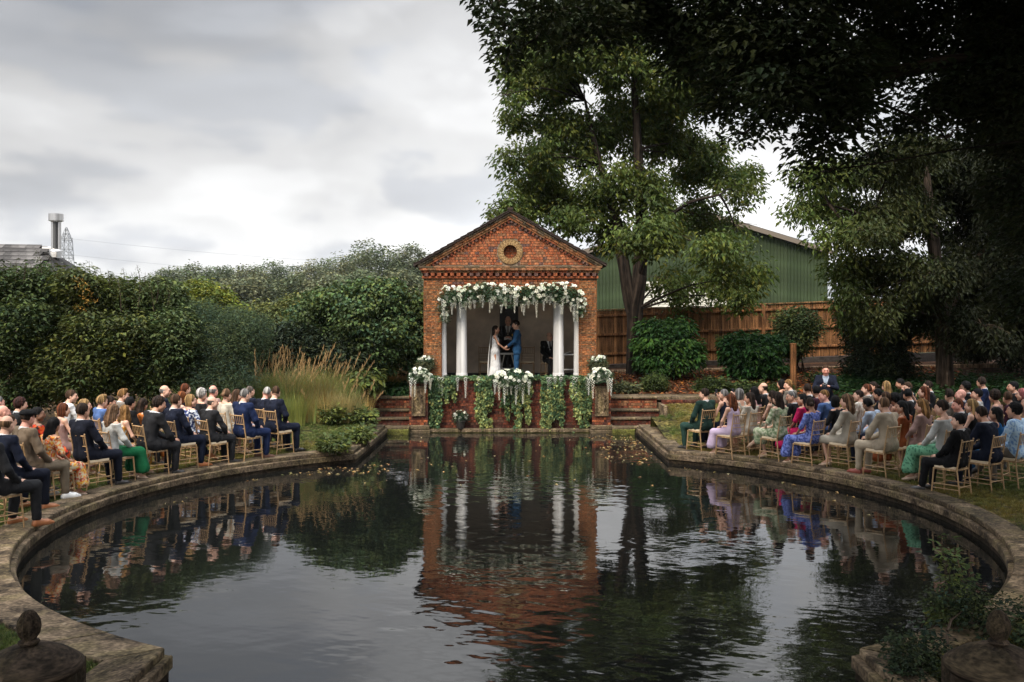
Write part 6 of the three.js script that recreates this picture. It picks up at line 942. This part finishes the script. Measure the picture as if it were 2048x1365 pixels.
  // photographer behind the right-hand guests
  { const J = STAND(); J.hp = .3; J.hy = .1; J.el = [[.27, 1.17, .14], [-.27, 1.17, .14]]; J.wr = [[.09, 1.22, .36], [-.12, 1.22, .36]]; J.hd = [[-.7, .1, .5], [.6, .2, .5]]; J.palm = [0, 1, 0]; const G = template(yawed(J, .1, .3, .12), {}), Z = 22.8, x = at(1652, 0, Z).x, y = EYE - (739 - HZ) / F * Z - 1.63;
    person(G, { label: 'photographer with receding hair in navy jacket standing behind the right guests', pos: [x, y, -Z], yaw: -.35, scale: 1, skin: 4, hair: 'crop', hairColor: 'brown', top: 'navy', kind: 'm', bottom: 'charcoal', shirt: 'paleblue' });
    const c = thing('camera', 'black camera in the hands of the photographer', 'camera', [x - .19, y + 1.25, -Z + .46], -.35); mesh('camera_body', chamfer(.13, .085, .06, .012), M.black, c); mesh('lens', new THREE.CylinderGeometry(.034, .036, .1, 16).rotateX(Math.PI / 2).translate(0, 0, .07), M.metalDark, c); mesh('viewfinder', chamfer(.045, .03, .05, .008).translate(0, .052, 0), M.black, c); mesh('lens_glass', new THREE.CircleGeometry(.028, 16).translate(0, 0, .1215), std([.02, .02, .03], .05), c);
  }
}
// ---------- flowers ----------
const FW = [std([.66, .66, .59], .7, { side: THREE.DoubleSide }), std([.70, .68, .56], .7, { side: THREE.DoubleSide }), std([.56, .60, .47], .7, { side: THREE.DoubleSide })];
const flowerG = [0, 1, 2].map(s => { const r = rng32(500 + s), pos = []; [[5, 1, .25], [5, .75, .6], [4, .45, 1.0]].forEach(([n, R, up], k) => { for (let i = 0; i < n; i++) { const a = (i + k * .5 + r() * .3) / n * 6.283, c = Math.cos(a), q = Math.sin(a), w = R * .62; const p0 = V(0, up * .1, 0), m = V(c * R * .6, up * .35 + .1, q * R * .6), t = V(c * R, up * .55 + .05 + r() * .12, q * R), l = V(m.x - q * w * .6, m.y + .12, m.z + c * w * .6), e = V(m.x + q * w * .6, m.y + .12, m.z - c * w * .6); for (const v of [p0, l, m, p0, m, e, l, t, m, m, t, e]) pos.push(v.x, v.y, v.z); } }); const g = new THREE.BufferGeometry(); g.setAttribute('position', new THREE.Float32BufferAttribute(pos, 3)); g.computeVertexNormals(); return g; });
const strandG = [0, 1].map(s => { const r = rng32(520 + s), gs = []; for (let k = 0; k < 34; k++) { const t = k / 33, w = lerp(.036, .008, Math.pow(t, .8)), g = new THREE.OctahedronGeometry(.016 + .008 * (1 - t), 0); g.scale(1, .7, 1); g.rotateX(r() * 3); g.rotateY(r() * 3); const a = k * 2.4; g.translate(Math.cos(a) * w, -t, Math.sin(a) * w); gs.push(g); } return merge(gs); });
const GL = leafMat([.05, .095, .045], .3), GLD = leafMat([.03, .06, .03], .28);
function arrangement(name, label, cat, base, blobs, nF, nL, strands, seed, o = {}) { // blobs in world
  const t = thing(name, label, cat, base), r = rng32(seed), F = sampleBlobs(blobs, nF, seed, { shell: .9 });
  const L = relist(sampleBlobs(blobs, nL, seed + 1, { shell: .5 }).map(p => [p[0], p[1], p[2], .6 + .5 * r()]), base); instances('leaves', t, CL.small, o.leaf || GL, L, null, .4, seed);
  F.forEach((p, i) => { const b = blobs.reduce((a, q) => Math.hypot(q[0] - p[0], q[1] - p[1], q[2] - p[2]) < Math.hypot(a[0] - p[0], a[1] - p[1], a[2] - p[2]) ? q : a), m = mesh('flower', flowerG[i % 3], FW[Math.floor(r() * 3)], t); m.position.set(p[0] - base[0], p[1] - base[1], p[2] - base[2]); const d = V((p[0] - b[0]) / b[3], (p[1] - b[1]) / b[4] + .1, (p[2] - b[2]) / b[5] + .75).normalize(); m.quaternion.setFromUnitVectors(V(0, 1, 0), d); m.scale.setScalar((o.size || .055) * (.65 + .7 * r())); });
  strands.forEach((q, i) => { const m = mesh('flower_strand', strandG[i % 2], FW[i % 2], t); m.position.set(q[0] - base[0], q[1] - base[1], q[2] - base[2]); m.scale.set(1 + .3 * r(), q[3], 1 + .3 * r()); m.rotation.set((r() - .5) * .1, r() * 6, (r() - .5) * .1); });
  return t;
}
{
  // garland over the opening, hanging lower at both ends
  const Z = 24.8, bl = [], r = rng32(81), st = []; const P = (px, py, dz = 0) => { const p = at(px, py, Z + dz); return [p.x, p.y, p.z]; };
  for (let px = 893; px <= 1155; px += 11) { const y = 588 + 4 * Math.sin(px * .05) + (r() - .5) * 4; bl.push([...P(px, y), .17, .24 + .07 * r(), .15]); }
  for (const [px, py] of [[886, 596], [884, 612], [889, 625], [890, 636], [1160, 592], [1164, 606], [1162, 620], [1155, 628]]) bl.push([...P(px, py), .12, .14, .12]);
  for (let k = 0; k < 34; k++) { const px = 886 + k * 8.3 + (r() - .5) * 9; st.push([...P(px, 590 + r() * 20, -.12), .2 + r() * r() * .34]); } for (const px of [888, 893, 1148, 1154]) st.push([...P(px, 622, -.1), .3]);
  arrangement('flower_garland', 'white flower garland draped over the temple opening', 'garland', [TX, 3.4, -Z], bl, 300, 1700, st, 81);
  const W = 24.25, q = (px, py, z = W) => { const p = at(px, py, z); return [p.x, p.y, p.z]; };
  const bx = (px, py, rx, ry, z = W) => { const p = at(px, py, z); return [p.x, p.y, p.z, rx / F * z, ry / F * z, rx / F * z * .7]; };
  arrangement('flower_arrangement', 'large white flower arrangement at the middle of the wall below the couple', 'flowers', q(1027, 757), [bx(1027, 752, 34, 13, 24.2), bx(1000, 756, 16, 9, 24.2), bx(1054, 757, 14, 8, 24.2), bx(1027, 766, 26, 10, 24.1)], 80, 330, [[990, 760, .55], [998, 764, .7], [1009, 768, .8], [1022, 772, .35], [1033, 770, .75], [1046, 766, .8], [1058, 764, .5], [1015, 764, .5], [1040, 760, .4]].map(s => [...q(s[0], s[1], 24.02), s[2] * .7]), 82, { size: .06 });
  arrangement('flower_arrangement', 'white flower arrangement on the left wall pier', 'flowers', q(840, 752), [bx(840, 748, 19, 12, 24.0), bx(848, 754, 18, 9, 24.0), bx(828, 754, 9, 9, 24.0)], 62, 260, [[822, 756, .5], [830, 760, .45], [851, 760, .35], [861, 757, .3]].map(s => [...q(s[0], s[1], 23.8), s[2]]), 83);
  arrangement('flower_arrangement', 'white flower arrangement on the right wall pier', 'flowers', q(1199, 752), [bx(1201, 748, 19, 12, 24.0), bx(1192, 754, 16, 9, 24.0), bx(1215, 755, 9, 9, 24.0)], 62, 260, [[1178, 757, .45], [1186, 760, .5], [1222, 758, .45], [1216, 761, .3]].map(s => [...q(s[0], s[1], 23.8), s[2]]), 84);
  const up = (label, px) => { const z = 24.9, b = [at(px, 0, z).x, .66, -z], t = arrangement('planted_urn', label, 'planter', b, [bx(px, 718, 15, 5, z)], 24, 60, [], 85 + px, { size: .045 }); instances('foliage', t, CL.small, LM.pale, relist(sampleBlobs([bx(px, 728, 15, 9, z)], 160, px, { shell: .5 }), b), null, .3, px); const g = new THREE.LatheGeometry([[.001, 0], [.13, 0], [.13, .04], [.06, .1], [.05, .3], [.07, .36], [.15, .46], [.2, .62], [.22, .66], [.2, .67], [.001, .64]].map(v => new THREE.Vector2(v[0], v[1] * .9)), 20); mesh('urn', g, M.stone, t); };
  up('stone urn of small white flowers beside the left side of the temple', 852); up('stone urn of small white flowers beside the right side of the temple', 1197);
  // single strands hanging over the wall top
  [[878, 757, .42], [884, 757, .55], [915, 757, .4], [931, 757, .62], [957, 756, .55], [1096, 757, .45], [1101, 757, .4], [1110, 757, .3], [1122, 757, .28], [1146, 756, .55], [1152, 757, .62], [1173, 757, .4]].forEach((s, i) => { const p = q(s[0], s[1], 24.16); const t = thing('hanging_blossom', 'white hanging blossom strand on the wall top, ' + ['first', 'second', 'third', 'fourth', 'fifth', 'sixth', 'seventh', 'eighth', 'ninth', 'tenth', 'eleventh', 'twelfth'][i] + ' from the left', 'flowers', p, 0, 'blossom strands hanging over the wall'); const m = mesh('strand', strandG[i % 2], FW[0], t); m.scale.set(1.15, s[2] * .85, 1.15); mesh('bloom', flowerG[i % 3], FW[0], t).scale.setScalar(.05); });
  // ivy trails down the wall: [px left, px right, bottom px, share of pale leaves]
  [[859, 883, 868, .15], [884, 912, 806, .5], [952, 984, 868, .75], [1004, 1034, 866, .25], [1032, 1062, 869, .7], [1083, 1104, 866, .6], [1104, 1128, 868, .35], [1143, 1164, 869, .8], [1160, 1184, 866, .3]].forEach((v, i) => {
    const t = thing('ivy_trail', ['leftmost dark', 'short pale', 'pale', 'dark', 'pale and dark', 'yellowish', 'grey green', 'yellow green', 'rightmost dark'][i] + ' ivy trail, ' + ['next to the left pier', 'right of the leftmost trail', 'right of the flower pot', 'under the left of the central flowers', 'under the right of the central flowers', 'left half of the trails right of the centre', 'right half of the trails right of the centre', 'left of the rightmost trail', 'next to the right pier'][i], 'ivy', [at((v[0] + v[1]) / 2, 0, 24.25).x, 1.2, -24.25]), rr = rng32(600 + i), A = [], C = []; const n = Math.round((v[1] - v[0]) * (v[2] - 758) * .30);
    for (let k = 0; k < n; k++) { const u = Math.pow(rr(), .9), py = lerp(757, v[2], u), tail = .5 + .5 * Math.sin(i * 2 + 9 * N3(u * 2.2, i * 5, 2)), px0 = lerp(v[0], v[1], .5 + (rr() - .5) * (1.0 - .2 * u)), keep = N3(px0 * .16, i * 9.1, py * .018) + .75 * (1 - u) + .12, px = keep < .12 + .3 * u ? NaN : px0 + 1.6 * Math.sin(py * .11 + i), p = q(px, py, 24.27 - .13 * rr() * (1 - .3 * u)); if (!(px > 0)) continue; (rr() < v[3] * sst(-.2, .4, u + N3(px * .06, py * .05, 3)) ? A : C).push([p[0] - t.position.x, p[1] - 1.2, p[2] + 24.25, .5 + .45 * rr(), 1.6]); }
    const lg = CL.ivyLeaf || (CL.ivyLeaf = leafCluster(66, 5, .06, .085, .075, { droop: .9, flat: .8 })); if (A.length) instances('pale_leaves', t, lg, LM.ivyPale, A, null, .35, i); if (C.length) instances('dark_leaves', t, lg, LM.ivyDeep, C, null, .4, i + 50);
    const st = []; for (let k = 0; k < 4; k++) { const x = lerp(v[0], v[1], .2 + .2 * k); st.push(bar(V(at(x, 0, 24.33).x - t.position.x, 0, -.06), V(at(x + 2, 0, 24.33).x - t.position.x, -(v[2] - 758) / F * 24.3, -.06), .006, .004, 4)); } stuff(mesh('stems', merge(st), M.twig, t));
  });
  { const r = rng32(91), L = []; for (let k = 0; k < 420; k++) { const p = q(862 + r() * 320, 755 + (r() - .5) * 6, 24.2 + r() * .25); L.push([p[0], p[1], p[2], .45 + .4 * r(), 1.2]); } tag(instances('trailing_greenery', null, CL.ivyLeaf, LM.ivyDeep, L, null, .4, 91), 'trailing greenery laid along the top of the retaining wall', 'greenery'); }
  // pot of white flowers on the ledge
  { const p = at(921, 845, 24.15), z = -24.19; const t = arrangement('flower_pot', 'small dark pot of white flowers on the ledge of the wall', 'flower pot', [p.x, -.125, z], [[p.x, .26, z, .19, .13, .12], [p.x, .16, z, .14, .1, .1]], 34, 110, [], 92, { size: .035, leaf: GLD }); mesh('pot', new THREE.LatheGeometry([[.001, 0], [.09, 0], [.125, .2], [.14, .2], [.14, .23], [.12, .23], [.11, .19], [.001, .19]].map(v => new THREE.Vector2(...v)), 20), std([.03, .025, .022], .6), t); }
  // bottles left on the coping at the left
  [[197, 975, 14.9, 'clear glass bottle standing on the coping beside the front left chairs'], [73, 1003, 13.55, 'clear water bottle on the grass by the white trainers']].forEach(v => { const p = at(v[0], 0, v[2]), t = thing('bottle', v[3], 'bottle', [p.x, .03, p.z]); mesh('glass', new THREE.LatheGeometry([[.001, 0], [.032, 0], [.034, .02], [.034, .13], [.014, .18], [.013, .22], [.001, .22]].map(q => new THREE.Vector2(...q)), 16), new THREE.MeshPhysicalMaterial({ color: rgb(.9, .93, .92), roughness: .05, transmission: 1, thickness: 0, ior: 1.4 }), t); mesh('bottle_top', new THREE.CylinderGeometry(.015, .015, .02, 12).translate(0, .23, 0), M.white, t); });
}
renderer.render(scene, camera);
